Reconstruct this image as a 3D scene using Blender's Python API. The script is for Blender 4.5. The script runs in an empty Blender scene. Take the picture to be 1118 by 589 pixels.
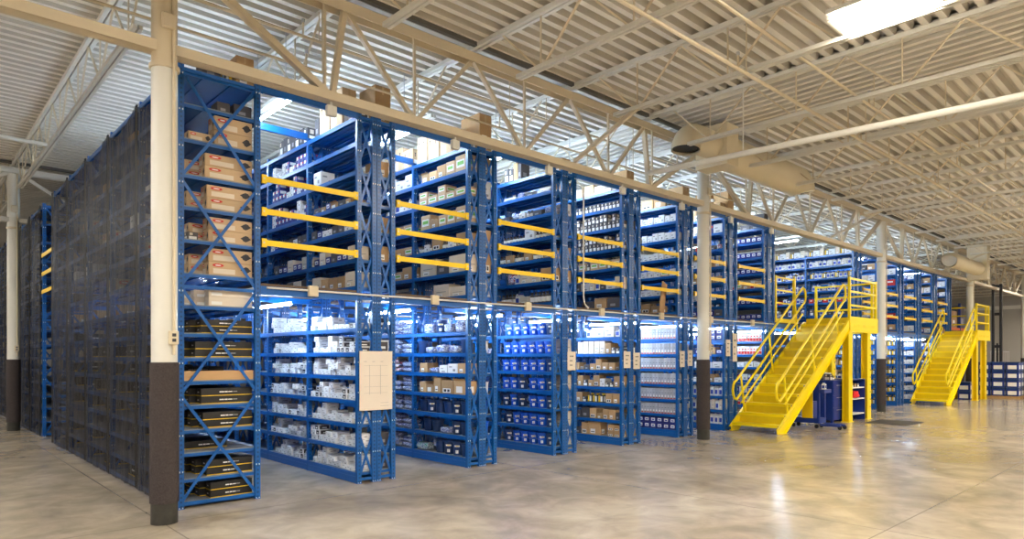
import bpy, math, random
from mathutils import Vector, Matrix
random.seed(7)
R = random.random
U = random.uniform
scene = bpy.context.scene
COL = scene.collection
PI = math.pi

# ------------------------------------------------------------------ materials
def nt(name):
    m = bpy.data.materials.new(name); m.use_nodes = True
    t = m.node_tree; return m, t, t.nodes, t.links, t.nodes['Principled BSDF']

def mat(name, col, rough=0.5, metal=0.0, var=0.08, scale=6.0, spec=0.5, rnd=0.0, emit=None, bump=0.0):
    """painted / printed surface: base colour broken up by noise, plus a per-object tint"""
    m, t, N, L, b = nt(name)
    b.inputs['Roughness'].default_value = rough
    b.inputs['Metallic'].default_value = metal
    b.inputs['Specular IOR Level'].default_value = spec
    tc = N.new('ShaderNodeTexCoord'); nz = N.new('ShaderNodeTexNoise')
    nz.inputs['Scale'].default_value = scale; nz.inputs['Detail'].default_value = 3
    L.new(tc.outputs['Object'], nz.inputs['Vector'])
    mr = N.new('ShaderNodeMapRange')
    mr.inputs['To Min'].default_value = 1 - var; mr.inputs['To Max'].default_value = 1 + var
    L.new(nz.outputs['Fac'], mr.inputs['Value'])
    hsv = N.new('ShaderNodeHueSaturation'); hsv.inputs['Color'].default_value = (*col, 1)
    if rnd > 0:
        oi = N.new('ShaderNodeObjectInfo'); mr2 = N.new('ShaderNodeMapRange')
        mr2.inputs['To Min'].default_value = 1 - rnd; mr2.inputs['To Max'].default_value = 1 + rnd
        L.new(oi.outputs['Random'], mr2.inputs['Value'])
        mu = N.new('ShaderNodeMath'); mu.operation = 'MULTIPLY'
        L.new(mr.outputs['Result'], mu.inputs[0]); L.new(mr2.outputs['Result'], mu.inputs[1])
        L.new(mu.outputs[0], hsv.inputs['Value'])
    else:
        L.new(mr.outputs['Result'], hsv.inputs['Value'])
    L.new(hsv.outputs['Color'], b.inputs['Base Color'])
    if bump > 0:
        bp = N.new('ShaderNodeBump'); bp.inputs['Strength'].default_value = bump; bp.inputs['Distance'].default_value = 0.02
        L.new(nz.outputs['Fac'], bp.inputs['Height']); L.new(bp.outputs['Normal'], b.inputs['Normal'])
    if emit:
        b.inputs['Emission Color'].default_value = (*emit[0], 1); b.inputs['Emission Strength'].default_value = emit[1]
    return m

M = {}
M['blue'] = mat('rack blue paint', (0.003, 0.100, 0.39), 0.32, var=0.12, scale=3)
M['blue_in'] = mat('rack blue shelf', (0.003, 0.080, 0.36), 0.25, var=0.15, scale=3)
M['deck_grey'] = mat('shelf deck grey', (0.20, 0.23, 0.28), 0.5, var=0.15)
M['yellow'] = mat('safety yellow paint', (0.94, 0.72, 0.0), 0.33, var=0.06, scale=2)
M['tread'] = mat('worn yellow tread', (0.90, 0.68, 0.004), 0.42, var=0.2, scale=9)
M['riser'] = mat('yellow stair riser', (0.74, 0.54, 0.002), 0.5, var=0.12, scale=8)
M['ybar'] = mat('safety bar yellow', (0.90, 0.60, 0.0), 0.4, var=0.08)
M['cream'] = mat('cream painted steel', (0.62, 0.53, 0.38), 0.45, var=0.06, scale=2)
M['white_steel'] = mat('white painted steel', (0.68, 0.665, 0.61), 0.45, var=0.06, scale=2)
M['duct'] = mat('cream sheet metal duct', (0.66, 0.59, 0.44), 0.45, var=0.08, scale=1.5)
M['black'] = mat('matt black', (0.012, 0.012, 0.014), 0.6)
M['wrap'] = mat('dark grey carpet wrap', (0.060, 0.050, 0.050), 0.95, var=0.35, scale=60, spec=0.1, bump=0.6)
M['base'] = mat('scuffed black base', (0.03, 0.028, 0.022), 0.7, var=0.6, scale=14)
M['brown_edge'] = mat('brown deck board', (0.10, 0.06, 0.035), 0.6, var=0.2)
M['card'] = mat('brown cardboard', (0.46, 0.29, 0.145), 0.75, var=0.08, rnd=0.22)
M['card_tan'] = mat('tan cardboard', (0.56, 0.40, 0.245), 0.75, var=0.06, rnd=0.1)
M['card_white'] = mat('white cardboard', (0.78, 0.79, 0.82), 0.65, var=0.04, rnd=0.1)
M['card_cream'] = mat('cream cardboard', (0.72, 0.64, 0.54), 0.7, var=0.05, rnd=0.08)
M['card_grey'] = mat('grey cardboard', (0.42, 0.44, 0.50), 0.65, var=0.05, rnd=0.15)
M['card_navy'] = mat('navy cardboard', (0.015, 0.025, 0.22), 0.5, var=0.05, rnd=0.2)
M['card_black'] = mat('black cardboard', (0.014, 0.013, 0.013), 0.5, rnd=0.2)
M['card_dark'] = mat('dark grey cardboard', (0.07, 0.065, 0.075), 0.6, rnd=0.25)
M['orange_card'] = mat('orange cardboard', (0.75, 0.30, 0.04), 0.6)
M['tape'] = mat('packing tape', (0.52, 0.36, 0.2), 0.35)
M['paper'] = mat('white label paper', (0.85, 0.85, 0.85), 0.6, var=0.02)
M['green'] = mat('green print', (0.20, 0.52, 0.10), 0.6)
M['red'] = mat('red print', (0.60, 0.03, 0.03), 0.6)
M['ink'] = mat('dark ink print', (0.03, 0.03, 0.04), 0.6)
M['greyink'] = mat('grey ink print', (0.28, 0.28, 0.31), 0.6)
M['yprint'] = mat('yellow print', (0.80, 0.52, 0.02), 0.5)
M['bprint'] = mat('blue print', (0.02, 0.06, 0.42), 0.5)
M['pail'] = mat('blue plastic pail', (0.006, 0.105, 0.68), 0.3, var=0.05, rnd=0.12)
M['pail_dark'] = mat('dark blue plastic pail', (0.012, 0.045, 0.17), 0.35, var=0.05, rnd=0.3)
M['plastic_white'] = mat('white plastic', (0.74, 0.76, 0.80), 0.35, rnd=0.08)
M['plastic_black'] = mat('black plastic', (0.015, 0.015, 0.018), 0.4)
M['navy'] = mat('navy painted steel', (0.008, 0.035, 0.25), 0.33, var=0.08)
M['rag'] = mat('red rag', (0.62, 0.01, 0.015), 0.9, bump=0.4, scale=14)
M['steel'] = mat('bright steel', (0.55, 0.56, 0.58), 0.3, metal=0.9)
M['rubber'] = mat('black rubber mat', (0.045, 0.042, 0.04), 0.75, var=0.3, scale=20)
M['pallet'] = mat('pallet wood', (0.42, 0.27, 0.13), 0.8, var=0.25, scale=12)
M['orange'] = mat('orange rack beam', (0.70, 0.13, 0.01), 0.45)
M['board'] = mat('plan board paper', (0.74, 0.66, 0.58), 0.6, var=0.05, scale=5)
M['lens'] = mat('glowing fixture lens', (0.9, 0.9, 0.9), 0.4, emit=((1.0, 0.90, 0.74), 112))
M['lens_cool'] = mat('glowing neutral fixture lens', (0.9, 0.9, 0.9), 0.4, emit=((1.0, 0.96, 0.89), 125))
M['tube'] = mat('glowing cool tube', (0.9, 0.9, 0.9), 0.4, emit=((0.66, 0.83, 1.0), 150))
M['gap_shade'] = mat('dark grey gap shade', (0.10, 0.095, 0.085), 0.8)  # shade colour for the strip along the girder tops
M['wall'] = mat('painted wall', (0.42, 0.40, 0.37), 0.8, var=0.05, scale=0.4)
M['flute_shade'] = mat('shade tone in flute of roof deck', (0.56, 0.53, 0.465), 0.7, var=0.15, scale=0.9)  # rib shading put into the colour of the recessed faces
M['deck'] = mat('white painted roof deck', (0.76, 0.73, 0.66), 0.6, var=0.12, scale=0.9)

def perforated():
    m, t, N, L, b = nt('perforated rack post')
    b.inputs['Roughness'].default_value = 0.33
    tc = N.new('ShaderNodeTexCoord'); sp = N.new('ShaderNodeSeparateXYZ'); L.new(tc.outputs['Object'], sp.inputs[0])
    def math_(op, a, b_, c=None):
        n = N.new('ShaderNodeMath'); n.operation = op
        for i, v in enumerate((a, b_, c)):
            if v is None: continue
            if isinstance(v, (int, float)): n.inputs[i].default_value = v
            else: L.new(v, n.inputs[i])
        return n.outputs[0]
    fz = math_('FRACT', math_('MULTIPLY', sp.outputs['Z'], 20.0), 0)
    az = math_('LESS_THAN', math_('ABSOLUTE', math_('SUBTRACT', fz, 0.5), 0), 0.22)
    ax = math_('LESS_THAN', math_('ABSOLUTE', sp.outputs['X'], 0), 0.011)
    hole = math_('MULTIPLY', az, ax)
    fz2 = math_('FRACT', math_('MULTIPLY', sp.outputs['Z'], 2.62), 0)
    bz = math_('LESS_THAN', fz2, 0.045)
    bx = math_('LESS_THAN', math_('ABSOLUTE', math_('SUBTRACT', math_('ABSOLUTE', sp.outputs['X'], 0), 0.016), 0), 0.005)
    bolt = math_('MULTIPLY', bz, bx)
    mx = N.new('ShaderNodeMix'); mx.data_type = 'RGBA'
    mx.inputs[6].default_value = (0.003, 0.090, 0.335, 1); mx.inputs[7].default_value = (0.003, 0.045, 0.16, 1)
    L.new(hole, mx.inputs[0])
    m2 = N.new('ShaderNodeMix'); m2.data_type = 'RGBA'; m2.inputs[7].default_value = (0.75, 0.78, 0.8, 1)
    L.new(bolt, m2.inputs[0]); L.new(mx.outputs[2], m2.inputs[6]); L.new(m2.outputs[2], b.inputs['Base Color'])
    return m
M['post'] = perforated()

def net_mat():
    m, t, N, L, b = nt('black safety netting')
    out = N['Material Output']; b.inputs['Base Color'].default_value = (0.009, 0.008, 0.010, 1); b.inputs['Roughness'].default_value = 0.45; b.inputs['Specular IOR Level'].default_value = 0.35
    tr = N.new('ShaderNodeBsdfTransparent'); mx = N.new('ShaderNodeMixShader')
    tc = N.new('ShaderNodeTexCoord'); nz = N.new('ShaderNodeTexNoise'); nz.inputs['Scale'].default_value = 1.6; nz.inputs['Detail'].default_value = 4
    mp = N.new('ShaderNodeMapping'); mp.inputs['Scale'].default_value = (1, 3.0, 0.7)
    L.new(tc.outputs['Object'], mp.inputs[0]); L.new(mp.outputs[0], nz.inputs['Vector'])
    mr = N.new('ShaderNodeMapRange'); mr.inputs['From Min'].default_value = 0.3; mr.inputs['From Max'].default_value = 0.7
    mr.inputs['To Min'].default_value = 0.52; mr.inputs['To Max'].default_value = 0.80
    L.new(nz.outputs['Fac'], mr.inputs['Value'])
    n2 = N.new('ShaderNodeTexNoise'); n2.inputs['Scale'].default_value = 9; n2.inputs['Detail'].default_value = 4; L.new(mp.outputs[0], n2.inputs['Vector'])
    bp = N.new('ShaderNodeBump'); bp.inputs['Strength'].default_value = 0.9; bp.inputs['Distance'].default_value = 0.04
    L.new(n2.outputs['Fac'], bp.inputs['Height']); L.new(bp.outputs['Normal'], b.inputs['Normal'])
    L.new(mr.outputs['Result'], mx.inputs[0]); L.new(tr.outputs[0], mx.inputs[1]); L.new(b.outputs[0], mx.inputs[2])
    L.new(mx.outputs[0], out.inputs['Surface'])
    return m
M['net'] = net_mat()

def floor_mat():
    m, t, N, L, b = nt('polished concrete')
    tc = N.new('ShaderNodeTexCoord')
    def noise(s, d, r=0.55, dist=0.0):
        n = N.new('ShaderNodeTexNoise'); n.inputs['Scale'].default_value = s; n.inputs['Detail'].default_value = d
        n.inputs['Roughness'].default_value = r; n.inputs['Distortion'].default_value = dist
        L.new(tc.outputs['Object'], n.inputs['Vector']); return n
    a = noise(0.55, 6, 0.6, 0.8); c = noise(2.3, 5, 0.6, 0.5); d = noise(38, 3)
    r1 = N.new('ShaderNodeValToRGB')
    r1.color_ramp.elements[0].position = 0.33; r1.color_ramp.elements[0].color = (0.34, 0.285, 0.215, 1)
    r1.color_ramp.elements[1].position = 0.68; r1.color_ramp.elements[1].color = (0.54, 0.475, 0.385, 1)
    L.new(a.outputs['Fac'], r1.inputs[0])
    r2 = N.new('ShaderNodeValToRGB')
    r2.color_ramp.elements[0].position = 0.30; r2.color_ramp.elements[0].color = (0.70, 0.685, 0.66, 1)
    r2.color_ramp.elements[1].position = 0.68; r2.color_ramp.elements[1].color = (1.08, 1.05, 1.0, 1)
    L.new(c.outputs['Fac'], r2.inputs[0])
    mu = N.new('ShaderNodeMix'); mu.data_type = 'RGBA'; mu.blend_type = 'MULTIPLY'; mu.inputs[0].default_value = 1
    L.new(r1.outputs[0], mu.inputs[6]); L.new(r2.outputs[0], mu.inputs[7])
    # saw-cut control joints
    sp = N.new('ShaderNodeSeparateXYZ'); L.new(tc.outputs['Object'], sp.inputs[0])
    fac = None
    for ax, off, per in (('X', 1.893, 4.816), ('Y', 6.994, 4.816)):
        s1 = N.new('ShaderNodeMath'); s1.operation = 'SUBTRACT'; s1.inputs[1].default_value = off; L.new(sp.outputs[ax], s1.inputs[0])
        pp = N.new('ShaderNodeMath'); pp.operation = 'PINGPONG'; pp.inputs[1].default_value = per / 2; L.new(s1.outputs[0], pp.inputs[0])
        lt = N.new('ShaderNodeMath'); lt.operation = 'LESS_THAN'; lt.inputs[1].default_value = 0.007; L.new(pp.outputs[0], lt.inputs[0])
        if fac is None: fac = lt.outputs[0]
        else:
            mm = N.new('ShaderNodeMath'); mm.operation = 'MAXIMUM'; L.new(fac, mm.inputs[0]); L.new(lt.outputs[0], mm.inputs[1]); fac = mm.outputs[0]
    sc_ = N.new('ShaderNodeMath'); sc_.operation = 'MULTIPLY'; sc_.inputs[1].default_value = 0.55; L.new(fac, sc_.inputs[0])
    mj = N.new('ShaderNodeMix'); mj.data_type = 'RGBA'; mj.inputs[7].default_value = (0.12, 0.1, 0.08, 1)
    L.new(sc_.outputs[0], mj.inputs[0]); L.new(mu.outputs[2], mj.inputs[6]); L.new(mj.outputs[2], b.inputs['Base Color'])
    mr = N.new('ShaderNodeMapRange'); mr.inputs['To Min'].default_value = 0.22; mr.inputs['To Max'].default_value = 0.225
    L.new(c.outputs['Fac'], mr.inputs['Value']); L.new(mr.outputs['Result'], b.inputs['Roughness'])
    b.inputs['Specular IOR Level'].default_value = 0.6
    b.inputs['Coat Weight'].default_value = 0.18; b.inputs['Coat Roughness'].default_value = 0.12
    return m
M['floor'] = floor_mat()

def linen_mat(name, cols, seed):
    m, t, N, L, b = nt(name)
    tc = N.new('ShaderNodeTexCoord'); nz = N.new('ShaderNodeTexNoise'); nz.inputs['Scale'].default_value = 4.5; nz.inputs['Detail'].default_value = 5
    nz.inputs['Distortion'].default_value = 1.5
    oi = N.new('ShaderNodeObjectInfo'); ad = N.new('ShaderNodeVectorMath'); ad.operation = 'ADD'
    L.new(tc.outputs['Object'], ad.inputs[0]); L.new(oi.outputs['Random'], ad.inputs[1]); L.new(ad.outputs[0], nz.inputs['Vector'])
    cr = N.new('ShaderNodeValToRGB'); cr.color_ramp.interpolation = 'EASE'
    pos = [0.43, 0.47, 0.53, 0.57]
    while len(cr.color_ramp.elements) < len(cols): cr.color_ramp.elements.new(0.5)
    for i, c in enumerate(cols):
        cr.color_ramp.elements[i].position = pos[i]; cr.color_ramp.elements[i].color = (*c, 1)
    L.new(nz.outputs['Fac'], cr.inputs[0]); L.new(cr.outputs[0], b.inputs['Base Color'])
    b.inputs['Roughness'].default_value = 0.35
    bp = N.new('ShaderNodeBump'); bp.inputs['Strength'].default_value = 0.8; bp.inputs['Distance'].default_value = 0.03
    L.new(nz.outputs['Fac'], bp.inputs['Height']); L.new(bp.outputs['Normal'], b.inputs['Normal'])
    return m
M['linen'] = linen_mat('bagged white and blue cloth', [(0.02, 0.05, 0.3), (0.55, 0.62, 0.8), (0.8, 0.82, 0.88), (0.08, 0.13, 0.42)], 1)
M['linen_red'] = linen_mat('bagged white and red cloth', [(0.03, 0.05, 0.3), (0.8, 0.82, 0.88), (0.75, 0.78, 0.85), (0.5, 0.03, 0.08)], 2)
M['linen_green'] = linen_mat('grey and green cloth', [(0.02, 0.05, 0.2), (0.6, 0.63, 0.68), (0.5, 0.52, 0.55), (0.03, 0.25, 0.2)], 3)

# ------------------------------------------------------------------ mesh builder
class MB:
    def __init__(s): s.v = []; s.f = []; s.mi = []; s.mats = []
    def mid(s, m):
        if m not in s.mats: s.mats.append(m)
        return s.mats.index(m)
    def add(s, vs, fs, m):
        b = len(s.v); s.v += [tuple(v) for v in vs]; k = s.mid(m)
        for f in fs: s.f.append(tuple(b + i for i in f)); s.mi.append(k)
        return s
    def box(s, x0, x1, y0, y1, z0, z1, m):
        return s.add([(x0,y0,z0),(x1,y0,z0),(x1,y1,z0),(x0,y1,z0),(x0,y0,z1),(x1,y0,z1),(x1,y1,z1),(x0,y1,z1)],
                     [(0,3,2,1),(4,5,6,7),(0,1,5,4),(1,2,6,5),(2,3,7,6),(3,0,4,7)], m)
    def cbox(s, x0, x1, y0, y1, z0, z1, m, c=0.01):
        """box with chamfered edges"""
        cs = []
        vs = []; idx = {}
        for ix, x in enumerate((x0, x1)):
            for iy, y in enumerate((y0, y1)):
                for iz, z in enumerate((z0, z1)):
                    sx = 1 if ix == 0 else -1; sy = 1 if iy == 0 else -1; sz = 1 if iz == 0 else -1
                    idx[ix,iy,iz,'x'] = len(vs); vs.append((x, y + sy*c, z + sz*c))
                    idx[ix,iy,iz,'y'] = len(vs); vs.append((x + sx*c, y, z + sz*c))
                    idx[ix,iy,iz,'z'] = len(vs); vs.append((x + sx*c, y + sy*c, z))
        fs = []
        for ix in (0, 1):
            q = [idx[ix,0,0,'x'], idx[ix,1,0,'x'], idx[ix,1,1,'x'], idx[ix,0,1,'x']]; fs.append(q if ix else q[::-1])
            q = [idx[0,ix,0,'y'], idx[1,ix,0,'y'], idx[1,ix,1,'y'], idx[0,ix,1,'y']]; fs.append(q[::-1] if ix else q)
            q = [idx[0,0,ix,'z'], idx[1,0,ix,'z'], idx[1,1,ix,'z'], idx[0,1,ix,'z']]; fs.append(q if ix else q[::-1])
        for a in (0, 1):
            for b_ in (0, 1):
                fs.append([idx[a,b_,0,'x'], idx[a,b_,1,'x'], idx[a,b_,1,'y'], idx[a,b_,0,'y']])
                fs.append([idx[a,0,b_,'x'], idx[a,1,b_,'x'], idx[a,1,b_,'z'], idx[a,0,b_,'z']])
                fs.append([idx[0,a,b_,'y'], idx[1,a,b_,'y'], idx[1,a,b_,'z'], idx[0,a,b_,'z']])
                for d in (0, 1): pass
        for ix in (0, 1):
            for iy in (0, 1):
                for iz in (0, 1):
                    fs.append([idx[ix,iy,iz,'x'], idx[ix,iy,iz,'y'], idx[ix,iy,iz,'z']])
        return s.add(vs, fs, m)
    def bar(s, p, q, w, h, m, up=(0,0,1)):
        """rectangular bar from p to q; w across, h along 'up'"""
        p = Vector(p); q = Vector(q); d = (q - p).normalized(); u = Vector(up)
        a = d.cross(u)
        if a.length < 1e-4: a = d.cross(Vector((1,0,0)))
        a.normalize(); u = a.cross(d).normalized()
        a *= w/2; u *= h/2
        vs = [p-a-u, p+a-u, p+a+u, p-a+u, q-a-u, q+a-u, q+a+u, q-a+u]
        return s.add(vs, [(3,2,1,0),(4,5,6,7),(0,1,5,4),(1,2,6,5),(2,3,7,6),(3,0,4,7)], m)
    def tube(s, pts, r, m, n=8, closed=False, cap=True):
        pts = [Vector(p) for p in pts]; k = len(pts); rings = []; prev = None
        for i, p in enumerate(pts):
            if closed: d = pts[(i+1) % k] - pts[i-1]
            else: d = pts[min(i+1, k-1)] - pts[max(i-1, 0)]
            d.normalize()
            if prev is None:
                a = d.cross(Vector((0,0,1)))
                if a.length < 1e-3: a = d.cross(Vector((1,0,0)))
            else: a = prev - d * prev.dot(d)
            a.normalize(); prev = a; b_ = d.cross(a)
            rr = r[i] if isinstance(r, (list, tuple)) else r
            rings.append([p + (a*math.cos(2*PI*j/n) + b_*math.sin(2*PI*j/n))*rr for j in range(n)])
        vs = [v for g in rings for v in g]; fs = []
        for i in range(k if closed else k-1):
            i2 = (i+1) % k
            for j in range(n): fs.append((i*n+j, i*n+(j+1)%n, i2*n+(j+1)%n, i2*n+j))
        if cap and not closed:
            fs.append(tuple(range(n))[::-1]); fs.append(tuple((k-1)*n+j for j in range(n)))
        return s.add(vs, fs, m)
    def lathe(s, prof, m, n=16, c=(0,0,0)):
        """prof: (r, z) list from bottom to top, m a material or one per segment"""
        k = len(prof); vs = []
        for r, z in prof:
            vs += [(c[0]+r*math.cos(2*PI*j/n), c[1]+r*math.sin(2*PI*j/n), c[2]+z) for j in range(n)]
        b = len(s.v); s.v += vs
        for i in range(k-1):
            mm = s.mid(m[i] if isinstance(m, list) else m)
            for j in range(n):
                s.f.append((b+i*n+j, b+i*n+(j+1)%n, b+(i+1)*n+(j+1)%n, b+(i+1)*n+j)); s.mi.append(mm)
        s.f.append(tuple(b+j for j in range(n))[::-1]); s.mi.append(s.mid(m[0] if isinstance(m, list) else m))
        s.f.append(tuple(b+(k-1)*n+j for j in range(n))); s.mi.append(s.mid(m[-1] if isinstance(m, list) else m))
        return s
    def mesh(s, name, smooth=False):
        me = bpy.data.meshes.new(name); me.from_pydata(s.v, [], s.f)
        for m in s.mats: me.materials.append(M[m])
        me.polygons.foreach_set('material_index', s.mi)
        if smooth: me.polygons.foreach_set('use_smooth', [True]*len(s.f))
        me.update()
        if smooth:
            try: me.set_sharp_from_angle(angle=0.7)
            except Exception: pass
        return me
    def build(s, name, parent=None, loc=None, smooth=False):
        return obj(name, s.mesh(name, smooth), parent, loc)

def obj(name, me, parent=None, loc=None):
    o = bpy.data.objects.new(name, me); COL.objects.link(o)
    if parent is not None: o.parent = parent
    if loc is not None: o.location = loc
    return o
def empty(name, loc=(0,0,0)):
    o = bpy.data.objects.new(name, None); COL.objects.link(o); o.location = loc; o.empty_display_size = 0.1; return o
def tag(o, label, cat=None, group=None, kind=None):
    o['label'] = label
    if cat: o['category'] = cat
    if group: o['group'] = group
    if kind: o['kind'] = kind
    return o
def thing(name, label, cat, loc=(0,0,0), group=None): return tag(empty(name, loc), label, cat, group)
def copy_tree(o, parent=None):
    c = o.copy(); COL.objects.link(c)
    if parent is not None: c.parent = parent
    for ch in list(o.children): copy_tree(ch, c)
    return c
_o1 = 'first second third fourth fifth sixth seventh eighth ninth tenth eleventh twelfth thirteenth fourteenth fifteenth sixteenth seventeenth eighteenth nineteenth twentieth'.split()
def ordw(i):
    """1 -> first"""
    if i <= 20: return _o1[i-1]
    t = {2: 'twenty', 3: 'thirty', 4: 'forty', 5: 'fifty', 6: 'sixty'}[i // 10]
    return (t[:-1] + 'ieth') if i % 10 == 0 else t + '-' + _o1[i % 10 - 1]

# ------------------------------------------------------------------ measures
F = 7.485                 # front plane of the rack ends
NETX = 2.14
PX = [4.27 + 1.782*k for k in range(7)]
PW = 0.56                 # two runs back to back
RX = [20.4 + 1.85*k for k in range(6)]
RW = 0.66
COLX = [1.893 + 9.632*k for k in range(-1, 5)]
GY = 6.994                # girder line
DECK = 5.80
MEZ = 2.44
XW0, XW1, YW0, YW1 = -14.0, 47.0, -14.0, 34.0

# ------------------------------------------------------------------ shell
b = MB(); b.box(XW0-.2, XW1+.2, YW0-.2, YW1+.2, -0.2, 0, 'floor')
tag(b.build('floor'), 'polished mottled beige concrete floor of the hall', kind='structure')
for nm, bx, lab in (('wall_back', (XW0-.2, XW1+.2, YW1, YW1+.2), 'long plain wall beyond the racks'),
                    ('wall_front', (XW0-.2, XW1+.2, YW0-.2, YW0), 'plain wall of the hall facing the racks'),
                    ('wall_left', (XW0-.2, XW0, YW0, YW1), 'plain wall beside the netted racks'),
                    ('wall_right', (XW1, XW1+.2, YW0, YW1), 'grey end wall behind the second yellow staircase')):
    tag(MB().box(*bx, 0, 6.2, 'wall').build(nm), lab, kind='structure')
tag(MB().box(XW1-.16, XW1-.002, YW0+.1, 12, 4.35, 4.55, 'white_steel').build('trim_1'), 'pale header strip across the end wall', kind='structure')

# corrugated roof deck: one band carries its ribs the other way
def corrugated(u0, u1, v0, v1, swap):
    pit = 0.2; h = 0.095; n = int((u1-u0)/pit)+1; prof = []
    for i in range(n):
        a = u0 + i*pit
        prof += [(a, 0), (a+0.08, 0), (a+0.10, h), (a+0.18, h)]
    prof.append((u0+n*pit, 0)); prof = [p for p in prof if p[0] <= u1] + [(u1, 0)]
    vs = []
    for u, z in prof:
        for v in (v0, v1): vs.append((v, u, DECK+z) if swap else (u, v, DECK+z))
    return vs, [(2*i, 2*i+1, 2*i+3, 2*i+2) for i in range(len(prof)-1)]
b = MB()
for x0, x1, sw in ((XW0, 9.60, True), (9.60, 11.53, False), (11.53, XW1, True)):
    if sw: vs, fs = corrugated(YW0, YW1, x0, x1, True)
    else: vs, fs = corrugated(x0, x1, YW0, YW1, False)
    for q in range(4): b.add(vs, [f for i, f in enumerate(fs) if i % 4 == q], 'deck' if q == 0 else 'flute_shade')
b.box(XW0-.2, XW1+.2, YW0-.2, YW1+.2, DECK+.14, DECK+.3, 'deck')
tag(b.build('ceiling'), 'white painted corrugated metal roof deck over the hall', kind='structure')

# roof joists along Y
JY0, JY1 = GY, None
def joist_meshes(y0, y1):
    L_ = y1 - y0
    t = MB()
    for s in (-.035, .035): t.bar((s, y0, DECK-.035), (s, y1, DECK-.035), .05, .06, 'white_steel')
    bt = MB()
    for s in (-.028, .028): bt.bar((s, y0+.9, DECK-.69), (s, y1-.9, DECK-.69), .04, .05, 'white_steel')
    w = MB(); n = int((L_-1.2)/1.25); st = (L_-1.2)/n; yy = y0+.6
    for i in range(n):
        a = yy + i*st; m_ = a + st/2; c = a + st
        w.bar((0, a, DECK-.05), (0, m_-.05, DECK-.68), .022, .022, 'cream'); w.bar((0, m_+.05, DECK-.68), (0, c, DECK-.05), .022, .022, 'cream')
        w.bar((0, m_, DECK-.05), (0, m_, DECK-.68), .016, .016, 'cream')
    return t.mesh('joist_top_chord'), bt.mesh('joist_bottom_chord'), w.mesh('joist_web')
spans = [(YW0+.05, -3.93), (-3.93, GY), (GY, 17.91), (17.91, 28.8)]
jm = [joist_meshes(a, c) for a, c in spans]
k = 0
for i in range(-7, 24):
    x = 1.893 + 1.9264*i
    if not (XW0+.5 < x < XW1-.5): continue
    for si, (a, c) in enumerate(spans):
        if si == 0 and x > 30 or si == 3 and x > 12: continue
        k += 1
        e = empty('roof_joist', (x, 0, 0)); tag(e, 'cream open web roof joist, %s of the lines crossing the %s roof span' % (ordw(i+8), ordw(si+1)), kind='structure')
        for nm, me in zip(('top_chord', 'bottom_chord', 'web'), jm[si]): obj(nm, me, e)

# girders along X with Warren webs
def girder(y, xs, lab, mt):
    e = empty('roof_girder', (0, y, 0)); tag(e, lab, kind='structure')
    zt, zb = 5.63, 4.56
    for (nm, z, h, w) in (('top_chord', zt, .12, .16), ('bottom_chord', zb, .10, .15)):
        c = MB()
        for s in (-1, 1):
            c.bar((XW0, s*(w/2-.005), z), (XW1, s*(w/2-.005), z), .012, h, mt)
        c.bar((XW0, 0, z+(h/2-.006)*(1 if nm == 'top_chord' else -1)), (XW1, 0, z+(h/2-.006)*(1 if nm == 'top_chord' else -1)), w, .012, mt)
        c.build(nm, e)
    meshes = []
    c0 = xs[0]; P = 1.9264
    seq = [((0.0, zt), (1.77, zb), .085), ((1.77, zb), (P, zt), .075), ((P, zt), (2.9, zb), .06), ((2.9, zb), (2*P, zt), .055),
           ((2*P, zt), (4.816, zb), .055), ((4.816, zb), (3*P, zt), .055), ((3*P, zt), (6.73, zb), .055), ((6.73, zb), (4*P, zt), .06),
           ((4*P, zt), (7.86, zb), .075), ((7.86, zb), (9.632, zt), .085)]
    ver = [(1.68, .03), (2.9, .03), (4.816, .03), (6.73, .03), (7.95, .03)]
    for (x0, z0), (x1, z1), w in seq:
        meshes.append(MB().bar((x0, 0, z0), (x1, 0, z1), w, w*.8, mt).mesh('web_member'))
    for x, w in ver: meshes.append(MB().bar((x, 0, zb), (x, 0, zt), w, w, mt).mesh('web_member'))
    for cx in xs:
        if cx + 9.6 > XW1: continue
        for me in meshes: obj('web_member', me, e, (cx, 0, 0))
    MB().box(XW0, XW1, -.16, -.10, 5.745, DECK-.002, 'gap_shade').build('gap_shade_strip', e)  # dark strip drawn in as the shadowed gap above the top chord
girder(GY, COLX, 'cream trussed girder running above the rack fronts', 'cream')
girder(17.91, COLX[:3], 'white trussed girder over the far part of the racks', 'white_steel')
girder(-3.93, COLX, 'cream trussed girder over the open hall', 'cream')
# joist bottom-chord kickers to the girder
b = MB()
for i in (3, 8, 13): 
    x = 1.893+1.9264*i
    tag(MB().bar((x, 5.66, 5.12), (x+.02, 6.9, 4.62), .05, .05, 'cream').build('kicker_brace'), 'slanting cream brace from joist to girder chord, %s along' % ordw([3, 8, 13].index(i)+1), kind='structure')

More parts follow.
